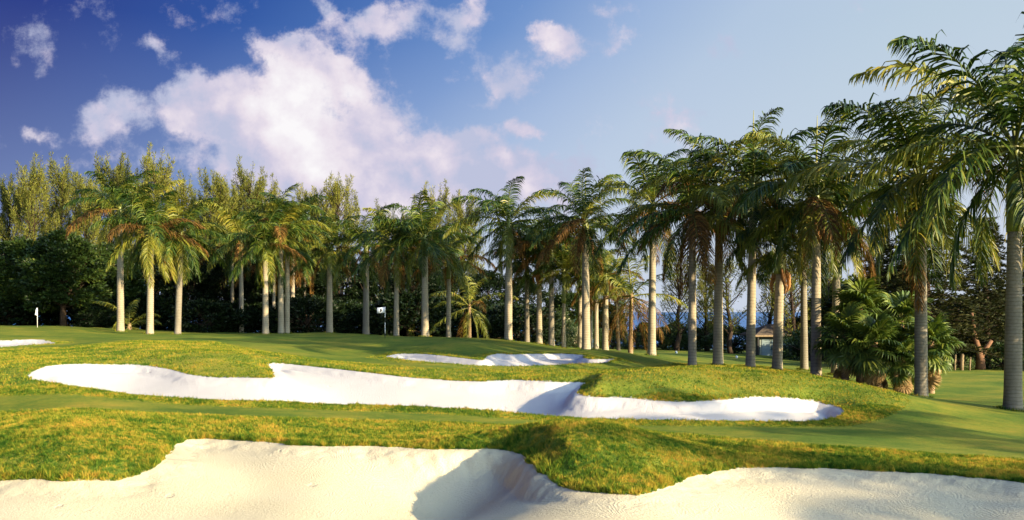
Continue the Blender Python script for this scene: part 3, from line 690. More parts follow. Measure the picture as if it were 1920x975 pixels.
RG = 'royal palms round the putting green'
PL = [
 # x, D, hub_y, trunk px, cs, dict
 (226, 73, 385, 12, 1.08, dict(label='tall palm, first trunk from the left, at the left edge of the three-palm group', seed=1, spear=0, dry=.05, lean=-8)),
 (281, 68, 425, 12, 1.1, dict(label='palm with orange lower fronds in the middle of the left-hand three-palm group', seed=2, dry=.35, yel=.45, lean=4)),
 (333, 70, 430, 11, 1.05, dict(label='palm with a grey trunk, rightmost of the left-hand three-palm group', seed=3, dry=.15, mat='trunk_grey', lean=10)),
 (498, 72, 450, 11, 1.1, dict(label='palm with a pale trunk standing just left of the close pair of trunks', seed=4, dry=.1)),
 (527, 74, 425, 10, 1.1, dict(label='left palm of the close pair of trunks left of the putting green', seed=5, dry=.3, yel=.4)),
 (538, 75, 418, 9, 1.1, dict(label='right palm of the close pair of trunks left of the putting green', seed=6, dry=.4, yel=.5, lean=6)),
 (618, 78, 460, 11, 1.05, dict(label='lone palm with a golden trunk midway between the close pair and the flag', seed=7, dry=.15, mat='trunk_pale')),
 (686, 76, 455, 11, 1.1, dict(label='palm with a greenish grey trunk just left of the flag', seed=8, dry=.25, yel=.3, mat='trunk_grey')),
 (743, 70, 455, 9.5, 1.1, dict(label='palm with a slim brown-topped trunk just right of the flag', seed=9, dry=.15)),
 (797, 68, 440, 13, 1.15, dict(label='palm with a bushy dark crown and thick pale trunk, second right of the flag', seed=10, dry=.08, yel=.08)),
 (841, 72, 485, 8.5, .95, dict(label='short palm with yellowish fronds, third right of the flag', seed=11, low=34, dry=.35, yel=.4)),
 (953, 62, 410, 13.5, 1.02, dict(label='tall palm standing clear against the sky at the centre, dark green crown', seed=12, dry=.03, yel=.12, shaft=1.6, lean=4, nf=24)),
 (988, 68, 485, 9, .95, dict(label='low palm with a grey trunk directly right of the tall central palm', seed=13, low=34, dry=.1, mat='trunk_grey')),
 (1011, 66, 470, 10.5, .95, dict(label='low white-trunked palm with hanging brown sheath, second right of the tall central palm', seed=14, low=34, dry=.3, sheath=True)),
 (1034, 63, 455, 10, .95, dict(label='palm with a dark-banded trunk, third right of the tall central palm', seed=15, low=34, dry=.15, mat='trunk_grey')),
 (1057, 63, 500, 7, .65, dict(label='slender young palm with a bright green crownshaft', seed=16, low=34, dry=.1, shaft=2.4)),
 (1088, 66, 470, 8, .95, dict(label='palm mostly hidden behind the palm with the thick trunk and V-shaped crown', seed=17, dry=.1)),
 (1099, 58, 405, 14.5, 1.1, dict(label='palm with upright V-shaped top fronds and a thick pale trunk, right of centre', seed=18, dry=.22, spear=2.6, sheath=True, nf=24, lean=-4)),
 (1118, 66, 520, 8, .65, dict(label='small palm with a short white trunk, nearer the right-centre palm', seed=19, low=34, dry=.35)),
 (1135, 62, 510, 11, .7, dict(label='small palm with a broken white trunk top beside the coconut palm', seed=20, low=34, dry=.4)),
 (1222, 54, 375, 13.5, 1.05, dict(label='tall white-trunked palm with a golden top, first right of the coconut palm', seed=21, dry=.3, yel=.45, spear=2.4, lean=4, droop=.4)),
 (1298, 45.3, 385, 14, 1.12, dict(label='palm on the near fairway edge, second right of the coconut palm, crown swept left', seed=22, dry=.35, yel=.3, droop=.3)),
 (1346, 47, 355, 16.5, 1.12, dict(label='thick white-trunked palm with large rust-brown hanging fronds', seed=23, dry=.55, yel=.3, droop=.5, lean=6)),
 (1407, 44, 335, 15.5, 1.05, dict(label='palm with a tall spear leaf and very dark hanging fronds behind the right mound', seed=24, dry=.12, yel=.15, spear=3.2, droop=.5, lean=8)),
 (1457, 44, 452, 17, .72, dict(label='shorter thick-trunked palm beside the small hut, shadow-striped trunk', seed=25, low=34, dry=.3, sheath=True, lean=10)),
 (1508, 46, 420, 12.5, .8, dict(label='slim palm with a reddish upper trunk between two thicker palms', seed=26, dry=.2, mat='trunk_grey')),
 (1530, 40, 355, 18, 1.12, dict(label='palm with a dead brown sheath under its yellow-green crownshaft', seed=27, dry=.3, yel=.3, sheath=True, shaft=1.6, spear=3.2, nf=24, lean=6)),
 (1567, 43.5, 395, 15.5, .9, dict(label='palm behind the fan palms with a long bright green crownshaft', seed=28, dry=.25, yel=.3, shaft=2.0)),
 (1727, 35, 330, 21.5, 1.28, dict(label='big grey-trunked palm in front of the fan palms, second from the right edge', seed=29, dry=.1, yel=.3, mat='trunk_grey', shaft=2.1, nf=24, spear=4.1, bulb=True, lean=2)),
 (1899, 30.3, 262, 28.5, 1.36, dict(label='largest, nearest palm with a banded grey trunk at the right edge', seed=30, dry=.06, yel=.3, mat='trunk_grey', shaft=2.9, nf=24, lean=-6)),
]
for (x, D, hy, px, cs, kw) in PL:
    lb = kw.pop('label'); cs *= .9 if 440 < x < 950 or 980 < x < 1140 else 1
    palm('royal_palm', lb, RG, x, D, hy, px, cs, **kw)
# slim palms further back among the trees
for (x, D, hy, px, cs, lb) in [
  (436, 88, 455, 6, 1.0, 'slim distant palm in the shade, left one of the two between the left groups'),
  (453, 84, 440, 8, 1.15, 'slim distant palm in the shade, right one of the two between the left groups'),
  (513, 86, 480, 6, 1.0, 'thin distant trunk glimpsed just left of the close pair of trunks'),
  (549, 86, 450, 8, 1.1, 'distant palm just right of the close pair of trunks'),
  (572, 90, 490, 5, .9, 'thinnest distant palm left of the golden-trunked lone palm'),
  (1108, 74, 520, 6, .8, 'thin distant palm between the small white-trunked palms')]:
    palm('royal_palm', lb, 'slim palms in the background', x, D, hy, px, cs, seed=int(x), nf=14, dry=.25, yel=.2, mat='trunk_pale')
# palms standing to the right, outside the frame (their shadows and frond tips reach in)
k_ = 0
for (X, Y, hy) in [(21.4, 30.3, 4.6), (22.3, 25.6, 4.8), (25.5, 23.2, 5.4), (35, 4.3, 8.0), (32.5, -3.4, 8.0)]:
    k_ += 1
    zb = gz(X, max(Y, 5)) if Y > 5 else -3
    root = empty('royal_palm', (X, Y, zb), ['short royal palm out of view level with the fan palms', 'short royal palm out of view beside the nearest palm', 'farthest right of the three short royal palms out of view', 'tall royal palm casting its shade on the right mown strip', 'tall royal palm right of the camera shading the front sand corner'][k_-1], 'palm tree', 'royal palms right of the view')
    inst('trunk', trunk_mesh(hy-1.6, .26, .22, (.1, .1), 'trunk_grey', k_), root)
    inst('crownshaft', shaft_mesh(1.7, .22), root, (.1, .1, hy-1.62))
    rg = random.Random(k_)
    for i in range(18):
        e = 84-146*(i/17)+rg.uniform(-8, 8); e = min(ELS, key=lambda k: abs(k-e)); az = i*2.4+k_; sc = rg.uniform(.95, 1.15)*(.72 if hy < 6 else 1)
        inst('frond', rg.choice(FR[e]), root, (.1, .1, hy-.15), az, (sc,)*3, rg.choice(['palm_green', 'palm_green', 'palm_yellow']))

# coconut palms
palm('coconut_palm', 'coconut palm with long arching fronds and orange dead leaves above the blue water', 'coconut palms', 1182, 60, 548, 8, 1.15, seed=51, nf=15, mat='trunk_brown', shaft=0, dry=.75, yel=.5, coco=True, lean=6, droop=.2)
palm('coconut_palm', 'low coconut palm with drooping golden fronds under the third palm right of the flag', 'coconut palms', 880, 78, 570, 7, 1.1, seed=52, nf=12, mat='trunk_brown', shaft=0, dry=.3, yel=.8, coco=True, droop=.3)
palm('coconut_palm', 'young coconut palm on the ground behind the left-hand three-palm group', 'coconut palms', 243, 80, 606, 7, .9, seed=53, nf=13, mat='trunk_brown', shaft=0, dry=.05, yel=.4, coco=True, up=78)
palm('coconut_palm', 'leaning coconut palm partly hidden behind the right-centre palms', 'coconut palms', 1160, 72, 560, 6, .95, seed=54, nf=12, mat='trunk_brown', shaft=0, dry=.6, yel=.5, coco=True, lean=-12)
palm('coconut_palm', 'young coconut palm with golden fronds between the flag and the bushy palm', 'coconut palms', 765, 84, 592, 6, .9, seed=55, nf=11, mat='trunk_brown', shaft=0, dry=.2, yel=.7, coco=True, up=75)

# ------------------------------------------------------------------ fan palms
def fanleaf_mesh(seed, r, dead=False):
    rg = np.random.default_rng(seed); mb = MB(); n = 30
    st = .75*r
    # petiole from origin outward along +X rising a little, fan at the end
    pts = np.array([(0, 0, 0), (st*.5, 0, .1*r), (st, 0, .08*r)]); mb.tube(pts, [.022, .018, .014], 4, rn=.6, ra=.0 if dead else 1.0, cap=False)
    c = pts[-1]
    for i in range(n):
        a = R(-150+300*i/(n-1)); L = r*(.78+.22*cos(a*.6))*rg.uniform(.93, 1.05)
        dr = np.array([cos(a), sin(a), .25-.1*abs(sin(a))]); dr /= np.linalg.norm(dr)
        wv = np.array([-sin(a), cos(a), .5*(1 if i % 2 else -1)]); wv /= np.linalg.norm(wv)
        q = c.copy(); vs = []; rn = float(np.clip(rg.normal(.5, .22), 0, 1))
        for s_ in range(5):
            ww = r*(.01, .062, .066, .035, .003)[s_]/1.0*.9
            vs += [q-wv*ww, q+wv*ww]
            g_ = (.02, .08, .5, .9)[min(s_, 3)]*(1.7 if dead else 1)
            dr = dr+np.array([0, 0, -g_]); dr /= np.linalg.norm(dr); q = q+dr*L/4
        mb.add(vs, [(0, 1, 3, 2), (2, 3, 5, 4), (4, 5, 7, 6), (6, 7, 9, 8)], rn=rn)
    return mb.mesh('leaf', 'fan_dry' if dead else 'fan_green')
FAN = [fanleaf_mesh(k, 1.0) for k in range(4)]; FAND = [fanleaf_mesh(20+k, .9, True) for k in range(2)]
def fanpalm(label, x, D, hub_y, r, nf, seed, group, dead=8):
    rg = random.Random(seed); X = (x-960)/F*D; zb = gz(X, D); hub = -(hub_y-HY)/F*D-zb
    root = empty('fan_palm', (X, D, zb), label, 'fan palm', group)
    inst('trunk', trunk_mesh(hub, .14, .12, (0, 0), 'trunk_brown', seed, 1.2), root)
    for i in range(nf):
        q = i/(nf-1); az = i*2.4+rg.uniform(-.3, .3); pit = R(-78+150*q+rg.uniform(-10, 10)); sc = r*rg.uniform(.8, 1.08)
        o = inst('leaf', rg.choice(FAN), root, (0, 0, hub-.55*q*r), 0, (sc,)*3)
        o.rotation_euler = (rg.uniform(-.3, .3), pit*.8, az)
    for i in range(dead):
        az = rg.uniform(0, 6.28) if i > 2 else rg.uniform(-2.4, -.8); sc = r*rg.uniform(.7, .95)
        o = inst('leaf', rg.choice(FAND), root, (0, 0, hub-r*(.5+.9*i/dead)), 0, (sc,)*3, None, 'dead tan fan leaf hanging down')
        o.rotation_euler = (rg.uniform(-.3, .3), R(rg.uniform(48, 80)), az)
FG = 'clump of fan palms on the lawn'
fanpalm('tallest fan palm at the back left of the clump, bright rounded crown', 1612, 40, 575, .95, 30, 61, FG, 5)
fanpalm('fan palm spreading at the left edge of the clump over the palm trunks', 1585, 38.5, 625, .85, 24, 62, FG, 6)
fanpalm('fan palm with many tan dead leaves at the front of the clump', 1640, 37.6, 640, .85, 26, 63, FG, 14)
fanpalm('fan palm in the shade at the back of the clump behind the big grey trunk', 1690, 40, 595, .95, 28, 64, FG, 9)
fanpalm('fan palm at the right edge of the clump, right of the big grey trunk', 1745, 38, 640, .8, 26, 65, FG, 10)
fanpalm('lowest fan palm beside the foot of the big grey trunk', 1690, 37.3, 668, .65, 22, 66, FG, 12)

# ------------------------------------------------------------------ foliage trees
def quad_leaves(mb, P, Dn, L, Wd, rg, rn=None, bent=False):
    """P centres, Dn directions (unit): one rhombic leaf each"""
    n = len(P); s_ = rg.normal(size=(n, 3)); s_ -= (s_*Dn).sum(1)[:, None]*Dn; s_ /= np.linalg.norm(s_, axis=1)[:, None]+1e-9
    L = np.broadcast_to(L, (n,))[:, None]; Wd = np.broadcast_to(Wd, (n,))[:, None]
    v = np.stack([P, P+Dn*L*.5+s_*Wd*.5, P+Dn*L, P+Dn*L*.5-s_*Wd*.5], 1).reshape(-1, 3)
    q = np.arange(n*4).reshape(-1, 4)
    r_ = np.clip(rg.normal(.45, .25, n), 0, 1) if rn is None else rn
    mb.add(v, q, rn=np.repeat(r_, 4))
def casuarina_meshes(seed, h=16., w=2.6, nb=60, dens=1.05, lo=.25):
    rg = np.random.default_rng(seed); tr = MB(); cr = MB()
    n = 12; t_ = np.linspace(0, 1, n); wob = np.cumsum(rg.normal(0, .10, (n, 2)), 0); wob -= wob[0]
    tp_ = np.stack([wob[:, 0], wob[:, 1], -.3+h*.93*t_], 1); tr.tube(tp_, .24*(1-t_)+.03, 7)
    for b in range(nb):
        q = lo+(1-lo)*(b+rg.uniform())/nb; f = q*(n-1)*.97; k = int(f); p = tp_[k]*(1-(f-k))+tp_[k+1]*(f-k) if k < n-1 else tp_[-1]
        az = rg.uniform(0, 2*pi); reach = w*(1.15-q)**.6*rg.uniform(.35, 1.1)*(1 if q > lo+.12 else .7)
        rise = reach*rg.uniform(.7, 1.5)+.5
        end = p+np.array([cos(az)*reach, sin(az)*reach, rise]); mid = (p+end)/2+np.array([cos(az), sin(az), -.4])*reach*.16
        tt = np.linspace(0, 1, 6)[:, None]; bp = (1-tt)**2*p+2*tt*(1-tt)*mid+tt**2*end
        tip = bp[-1]+np.array([rg.normal(0, .12), rg.normal(0, .12), rg.uniform(.5, 1.4)])
        bp = np.vstack([bp, tip]); tr.tube(bp, np.linspace(.055, .01, 7), 4, cap=False)
        # feathery plumes along the outer part
        m = int(210*dens*rg.uniform(.6, 1.3))
        s_ = rg.uniform(.25, 1, m)**.8; ff = s_*6; kk = np.minimum(ff.astype(int), 5); pp = bp[kk]*(1-(ff-kk))[:, None]+bp[kk+1]*(ff-kk)[:, None]
        tgt = bp[kk+1]-bp[kk]; tgt /= np.linalg.norm(tgt, axis=1)[:, None]
        rad = .34*(1.15-s_)+.04
        off = rg.normal(size=(m, 3))*rad[:, None]*.55
        dn = tgt*.7+off/(np.linalg.norm(off, axis=1)[:, None]+1e-6)*.7+np.array([0, 0, .15])+rg.normal(0, .25, (m, 3)); dn /= np.linalg.norm(dn, axis=1)[:, None]
        quad_leaves(cr, pp+off, dn, rg.uniform(.18, .42, m), rg.uniform(.035, .075, m), rg)
    return tr.mesh('trunk', 'bark_dark'), cr.mesh('crown', 'casuarina', False)
CAS = [casuarina_meshes(200+k, nb=96, w=3.6, lo=.2) for k in range(4)]
CAS_THIN = [casuarina_meshes(220+k, h=10., w=3.0, nb=40, dens=.6, lo=.18) for k in range(3)]

def broad_meshes(seed, rx=3.2, rz=4.5, zc=5.5, ncl=300, per=64, leaf=.27, rcl=.6, mat='broadleaf_shaded', trunk_r=.25):
    rg = np.random.default_rng(seed); tr = MB(); cr = MB()
    tr.tube([(0, 0, -.3), (.1, 0, zc*.3), (.0, .1, zc*.7), (0, 0, zc)], [trunk_r*1.3, trunk_r, trunk_r*.7, .06], 8)
    lobes = rg.normal(0, 1, (7, 3)); lobes /= np.linalg.norm(lobes, axis=1)[:, None]
    for c in range(ncl):
        d = rg.normal(size=3); d /= np.linalg.norm(d); 
        if d[2] < -.75: d[2] *= -1
        lump = 1+.18*max((lobes@d))**3-.12*abs(rg.normal())
        rr = rg.uniform(.55, 1)**.5*lump
        cen = np.array([d[0]*rx*rr, d[1]*rx*rr, zc+d[2]*rz*rr])
        if c % 9 == 0:
            tr.tube([(0, 0, zc*.35+.3*cen[2]*.3), cen*.5+np.array([0, 0, zc*.25]), cen], [.09, .05, .015], 4, cap=False)
        m = int(per*rg.uniform(.5, 1.4)); o = rg.normal(size=(m, 3)); o /= np.linalg.norm(o, axis=1)[:, None]
        rad = rcl*rg.uniform(.5, 1.2)
        P = cen+o*rad*rg.uniform(.4, 1, (m, 1))*np.array([1, 1, .7])
        dn = o+d*.5+rg.normal(0, .35, (m, 3))+np.array([0, 0, .25]); dn /= np.linalg.norm(dn, axis=1)[:, None]
        base_r = rg.uniform(.15, .6)
        quad_leaves(cr, P, dn, rg.uniform(.7, 1.2, m)*leaf, rg.uniform(.4, .6, m)*leaf, rg, np.clip(rg.normal(base_r, .2, m), 0, 1))
    return tr.mesh('trunk', 'bark_dark'), cr.mesh('crown', mat, False)
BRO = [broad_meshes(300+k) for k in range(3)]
HED = [broad_meshes(320+k, rx=1.9, rz=1.5, zc=1.0, ncl=110, per=50, leaf=.17, rcl=.4, mat='hedge_leaf', trunk_r=.08) for k in range(3)]
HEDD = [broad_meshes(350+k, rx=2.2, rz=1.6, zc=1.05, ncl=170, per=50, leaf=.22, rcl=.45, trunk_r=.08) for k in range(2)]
BLO = broad_meshes(340, rx=1.6, rz=1.7, zc=1.6, ncl=110, per=40, leaf=.17, rcl=.4, mat='blossom_leaf', trunk_r=.08)

def tree(name, cat, label, group, meshes, x, D, top_y=None, h0=16., rz=0., wid=1.0, X=None, foliage='crown'):
    if X is None: X = (x-960)/F*D
    zb = gz(X, D); hgt = -(top_y-HY)/F*D-zb
    s = hgt/h0
    root = empty(name, (X, D, zb-.05), label, cat, group, rz, (s*wid, s*wid, s))
    inst('trunk', meshes[0], root); inst(foliage, meshes[1], root)
    return root
CG = 'feathery casuarinas on the left skyline'
cas = [(-40, 98, 322, 'casuarina cut by the left edge of the picture'), (18, 104, 330, 'casuarina second from the left edge'), (62, 100, 300, 'casuarina with twin spires above the dark broadleaf trees'), (108, 106, 303, 'casuarina rising left of the first tall palm, broad top'),
       (158, 100, 322, 'casuarina immediately left of the first tall palm'), (212, 104, 290, 'casuarina peeking above the first tall palm'), (290, 102, 283, 'casuarina with a thin spire right above the three-palm group'), (335, 106, 335, 'casuarina behind the right palm of the three-palm group'),
       (400, 100, 318, 'casuarina with a blunt golden top between the left palm groups'), (432, 108, 350, 'lower casuarina between the left palm groups'), (466, 102, 308, 'casuarina with the sharpest tall spire between the left palm groups'), (497, 106, 340, 'casuarina just left of the close pair of palms'),
       (575, 104, 347, 'casuarina behind the close pair of palms'), (634, 100, 328, 'open-topped casuarina standing above the lone golden-trunked palm'), (722, 106, 385, 'small casuarina tip above the flag'), (815, 104, 350, 'casuarina with several spires above the bushy dark palm'), (862, 104, 360, 'wispy bent casuarina right of the bushy dark palm'), (770, 110, 392, 'low casuarina between the flag and the bushy dark palm'), (375, 110, 362, 'shaded casuarina behind the gap right of the three-palm group'), (252, 110, 330, 'casuarina between the two left palms of the three-palm group'), (545, 110, 372, 'casuarina hidden behind the close pair of palms, golden top')]
for i, (x, D, ty, lb) in enumerate(cas):
    tree('casuarina_tree', 'tree', lb, CG, CAS[i % 4], x, D, ty, 16.6, i*1.7, .95)
DG = 'dark broadleaf trees behind the palms'
leafmat('broadleaf_lit', [(0, (.010, .022, .006)), (.5, (.030, .055, .010)), (.75, (.08, .10, .016)), (1, (.22, .20, .03))], trans=.15, rough=.45, spec=.25, patch=.5)  # brighter copy of the dark leaf, sunlit tone painted into its colour
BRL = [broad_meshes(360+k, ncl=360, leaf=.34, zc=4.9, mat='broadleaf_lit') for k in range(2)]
bro = [(-60, 86, 440, 'dark broadleaf tree at the far left edge'), (45, 84, 440, 'glossy dark broadleaf tree behind the distant limp flag'), (120, 82, 425, 'largest glossy dark broadleaf tree left of the palms'), (195, 86, 450, 'dark broadleaf tree behind the first palm'), (270, 90, 470, 'dark broadleaf tree behind the second palm'), (350, 90, 480, 'dark broadleaf tree behind the third palm'),
       (425, 92, 470, 'dark broadleaf tree in the gap between the left palm groups'), (495, 92, 470, 'dark broadleaf tree behind the close pair of trunks'), (570, 92, 480, 'dark broadleaf tree left of the lone golden-trunked palm'), (640, 92, 480, 'dark broadleaf tree right of the lone golden-trunked palm'), (705, 92, 490, 'dark broadleaf tree behind the flag'), (775, 92, 490, 'dark broadleaf tree between the flag and the bushy dark palm'), (845, 94, 500, 'dark broadleaf tree behind the short yellowish palm'), (910, 96, 505, 'dark broadleaf tree left of the tall central palm'), (985, 96, 520, 'dark broadleaf tree right of the tall central palm')]
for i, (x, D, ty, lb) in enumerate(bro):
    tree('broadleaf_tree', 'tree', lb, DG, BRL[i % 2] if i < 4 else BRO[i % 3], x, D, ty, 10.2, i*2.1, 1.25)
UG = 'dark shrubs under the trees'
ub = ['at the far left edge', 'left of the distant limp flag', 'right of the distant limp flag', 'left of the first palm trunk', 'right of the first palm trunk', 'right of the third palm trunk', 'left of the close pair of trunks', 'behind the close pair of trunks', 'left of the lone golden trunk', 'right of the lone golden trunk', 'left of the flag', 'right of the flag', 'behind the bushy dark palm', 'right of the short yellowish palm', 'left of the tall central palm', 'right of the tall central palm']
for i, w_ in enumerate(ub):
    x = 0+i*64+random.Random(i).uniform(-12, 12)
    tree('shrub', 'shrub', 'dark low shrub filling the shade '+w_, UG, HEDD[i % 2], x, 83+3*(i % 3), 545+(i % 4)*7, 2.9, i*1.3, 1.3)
    
for i, (x, D, ty, lb) in enumerate([(1060, 98, 545, 'mid-green leafy tree behind the slender young palm'), (1128, 104, 560, 'leafy tree behind the small white-trunked palms'), (1210, 108, 602, 'low leafy tree left of the tall white-trunked palm by the water'), (1262, 106, 602, 'leafy tree right of the tall white-trunked palm by the water'), (1340, 106, 598, 'rounded leafy tree behind the thick white-trunked palm'), (1500, 100, 592, 'leafy tree right of the hut roof'), (1580, 96, 520, 'leafy tree behind the long green crownshaft'), (1650, 90, 500, 'leafy tree behind the tallest fan palm')]):
    tree('broadleaf_tree', 'tree', lb, 'leafy trees near the shore', BRL[i % 2], x, D, ty, 10.0, i*1.3, 1.5)
HG = 'seaside shrubs along the far fairway'
hb = [(1062, 92, 600, 'seaside shrub left of the thick pale palm trunk'), (1100, 98, 612, 'seaside shrub behind the thick pale palm trunk'), (1150, 100, 618, 'seaside shrub left of the coconut palm trunk'), (1195, 100, 622, 'seaside shrub right of the coconut palm trunk'), (1245, 100, 612, 'seaside shrub just right of the tall white-trunked palm'), (1285, 102, 608, 'seaside shrub left of the second fairway palm trunk'), (1325, 102, 612, 'seaside shrub between the second and third fairway palm trunks'),
      (1375, 96, 610, 'bright banana-leaved shrub left of the hut'), (1520, 80, 612, 'dark rounded bush right of the hut'), (1490, 84, 632, 'dark low bush touching the hut'), (1560, 84, 612, 'dark bush behind the fan palms, left side'), (1620, 86, 600, 'dark bush behind the fan palms, middle'), (1425, 112, 625, 'shrub behind the roof of the hut')]
for i, (x, D, ty, lb) in enumerate(hb):
    tree('shrub', 'shrub', lb, HG, HED[i % 3], x, D, ty, 2.7, i*.9, 1.35)
for i, (x, D, ty, lb) in enumerate([(1005, 84, 590, 'cream-blossomed bush left of the dark-banded palm trunk'), (1045, 84, 583, 'cream-blossomed bush behind the slender young palm'), (1078, 86, 612, 'low cream-blossomed bush beside the thick pale palm trunk')]):
    tree('blossom_bush', 'bush', lb, 'bushes with pale blossoms', BLO, x, D, ty, 3.4, i*2., 1.0)
for i, (x, D, ty, lb) in enumerate([(1268, 96, 470, 'thin see-through casuarina right of the tall white-trunked palm'), (1325, 100, 490, 'thin casuarina between the rust-fronded palm and its left neighbour'), (1372, 92, 480, 'thin dark-limbed casuarina left of the hut'), (1440, 96, 470, 'thin casuarina rising behind the hut'), (1490, 90, 470, 'thin dark-trunked casuarina right of the hut'), (1560, 92, 480, 'thin casuarina behind the long green crownshaft'), (1150, 110, 500, 'thin casuarina by the water behind the coconut palm')]):
    tree('casuarina_tree', 'tree', lb, 'thin casuarinas by the sea', CAS_THIN[i % 3], x, D, ty, 10.4, i*1.9, 1.2)

# big conifers on the right: tiers of flat drooping boughs
def conifer_meshes(seed, h=16., w=5.0):
    rg = np.random.default_rng(seed); tr = MB(); cr = MB()
    tr.tube([(0, 0, -.3), (.1, 0, h*.3), (-.1, .1, h*.7), (0, 0, h)], [.36, .27, .15, .03], 9)
    nb = 150
    for b in range(nb):
        q = .09+.9*(b/nb); z = h*q; az = b*2.4+rg.uniform(-.3, .3); L = w*(1.02-q)**.7*rg.uniform(.65, 1.1)
        tt = np.linspace(0, 1, 9)[:, None]; dv = np.array([cos(az), sin(az), 0])
        bp = np.array([0, 0, z])+dv*L*tt+np.array([0, 0, 1.])*(.10*L*np.sin(tt*pi)-.16*L*tt**2)
        tr.tube(bp, np.linspace(.05, .01, 9), 4, cap=False)
        m = int(190*L/w*1.3)+40; s_ = rg.uniform(.12, 1, m); ff = s_*8; kk = np.minimum(ff.astype(int), 7); pp = bp[kk]*(1-(ff-kk))[:, None]+bp[kk+1]*(ff-kk)[:, None]
        lat = np.array([-dv[1], dv[0], 0]); lw = .75*np.sin(np.clip(s_*1.1+.1, 0, 1)*pi)**.7
        of = rg.uniform(-1, 1, m)*lw
        pp = pp+lat*of[:, None]+np.array([0, 0, 1.])*(rg.normal(0, .06, m)-.12*np.abs(of))[:, None]
        dn = dv*.7+lat*np.sign(of)[:, None]*.6+np.array([0, 0, .3])+rg.normal(0, .3, (m, 3)); dn /= np.linalg.norm(dn, axis=1)[:, None]
        quad_leaves(cr, pp, dn, rg.uniform(.2, .42, m), rg.uniform(.06, .12, m), rg)
    return tr.mesh('trunk', 'bark_dark'), cr.mesh('crown', 'conifer_leaf', False)
CON = [conifer_meshes(400), conifer_meshes(401)]
NG = 'large dark conifers on the right'
for i, (x, D, ty, lb, wd) in enumerate([(1735, 60, 320, 'large dark tiered conifer behind the fan palms and big grey trunk', 1.1), (1850, 64, 400, 'dark conifer with a reddish forked trunk left of the right-edge palm', .9), (1650, 68, 420, 'dark conifer behind the tallest fan palm', .9), (1945, 70, 400, 'dark conifer at the right edge behind the nearest palm', 1.0)]):
    tree('conifer_tree', 'tree', lb, NG, CON[i % 2], x, D, ty, 16.2, i*1.2, wd*1.35)
for i, (x, D, ty, lb) in enumerate([(1790, 74, 560, 'dark broadleaf tree behind the conifers, left one'), (1850, 76, 545, 'dark broadleaf tree behind the forked stump'), (1915, 72, 560, 'dark broadleaf tree behind the right-edge palm'), (1975, 72, 540, 'dark broadleaf tree beyond the right edge'), (1700, 76, 560, 'dark broadleaf tree hidden behind the fan palms')]):
    tree('broadleaf_tree', 'tree', lb, 'dark broadleaf trees behind the right-hand fairway', BRO[i % 3], x, D, ty, 10.2, i*1.1, 1.9)
for i, (x, D, ty, lb) in enumerate([(1880, 62, 640, 'small leafy shrub between the forked stump and the nearest palm'), (1800, 68, 652, 'low dark shrub behind the pale fence posts'), (1945, 60, 640, 'shrub at the right edge of the lawn')]):
    tree('shrub', 'shrub', lb, 'shrubs at the back of the right-hand lawn', HED[i % 3], x, D, ty, 2.7, i*1.3, 1.2)

# forked stump
def place(x, D): X = (x-960)/F*D; return X, D, gz(X, D)
p = place(1838, 61)
root = empty('forked_stump', p, 'reddish forked trunk stump lit by the sun at the back of the lawn', 'stump')
mb = MB(); mb.tube([(0, 0, -.1), (.02, 0, .7), (-.1, 0, 1.2), (-.35, .05, 2.2), (-.5, .1, 3.6)], [.34, .24, .2, .15, .1], 10)
mb.build('trunk', 'bark_red', root)
mb = MB(); mb.tube([(0, 0, .75), (.3, 0, 1.25), (.72, -.02, 1.85)], [.19, .15, .11], 8); mb.build('limb', 'bark_red', root)
for i, (x, h, lb) in enumerate([(1790, .95, 'slim pale fence post, leftmost of the three'), (1803, 1.0, 'thick pale fence post with a rough top, middle of the three'), (1818, .8, 'short weathered fence post, rightmost of the three')]):
    p = place(x, 60); mb = MB(); r = (.07, .12, .06)[i]
    mb.tube([(0, 0, -.1), (.02, 0, h*.5), (.05, 0, h), (.05, 0, h+.03)], [r, r*.95, r*.9, r*.5], 8)
    o = mb.build('fence_post', 'fence_wood'); o.location = p; tag(o, lb, 'fence post', 'fence posts at the back of the lawn')

# ------------------------------------------------------------------ hut
p = place(1452, 92)
root = empty('beach_hut', p, 'small pale hut with a brown hipped roof by the water', 'hut', rz=.12)
mb = MB(); mb.box((0, 0, .95), (4.1, 3.0, 2.1)); mb.build('wall', 'hut_wall', root, False)
mb = MB(); e = (2.75, 2.2); zt = 2.05
V_ = [(-e[0], -e[1], zt), (e[0], -e[1], zt), (e[0], e[1], zt), (-e[0], e[1], zt), (-.7, 0, 3.05), (.7, 0, 3.05),
      (-e[0], -e[1], zt-.1), (e[0], -e[1], zt-.1), (e[0], e[1], zt-.1), (-e[0], e[1], zt-.1)]
mb.add(V_, [(0, 1, 5, 4), (2, 3, 4, 5), (6, 9, 8, 7), (0, 6, 7, 1), (1, 7, 8, 2), (2, 8, 9, 3), (3, 9, 6, 0)], [(1, 2, 5), (3, 0, 4)]); mb.build('roof', 'hut_roof', root, False)
mb = MB(); mb.box((0, -2.22, 1.98), (5.5, .05, .16)); mb.build('fascia', 'fence_wood', root, False)
for k in range(4):
    mb = MB(); mb.box((-1.45+k*.95, -1.52, .82), (.82, .05, 1.6)); mb.build('panel', 'hut_panel', root, False)
for xx in (-2.4, 2.4):
    mb = MB(); mb.box((xx, -2.0, .95), (.12, .12, 1.95)); mb.build('post', 'black_paint' if xx < 0 else 'white_paint', root, False)

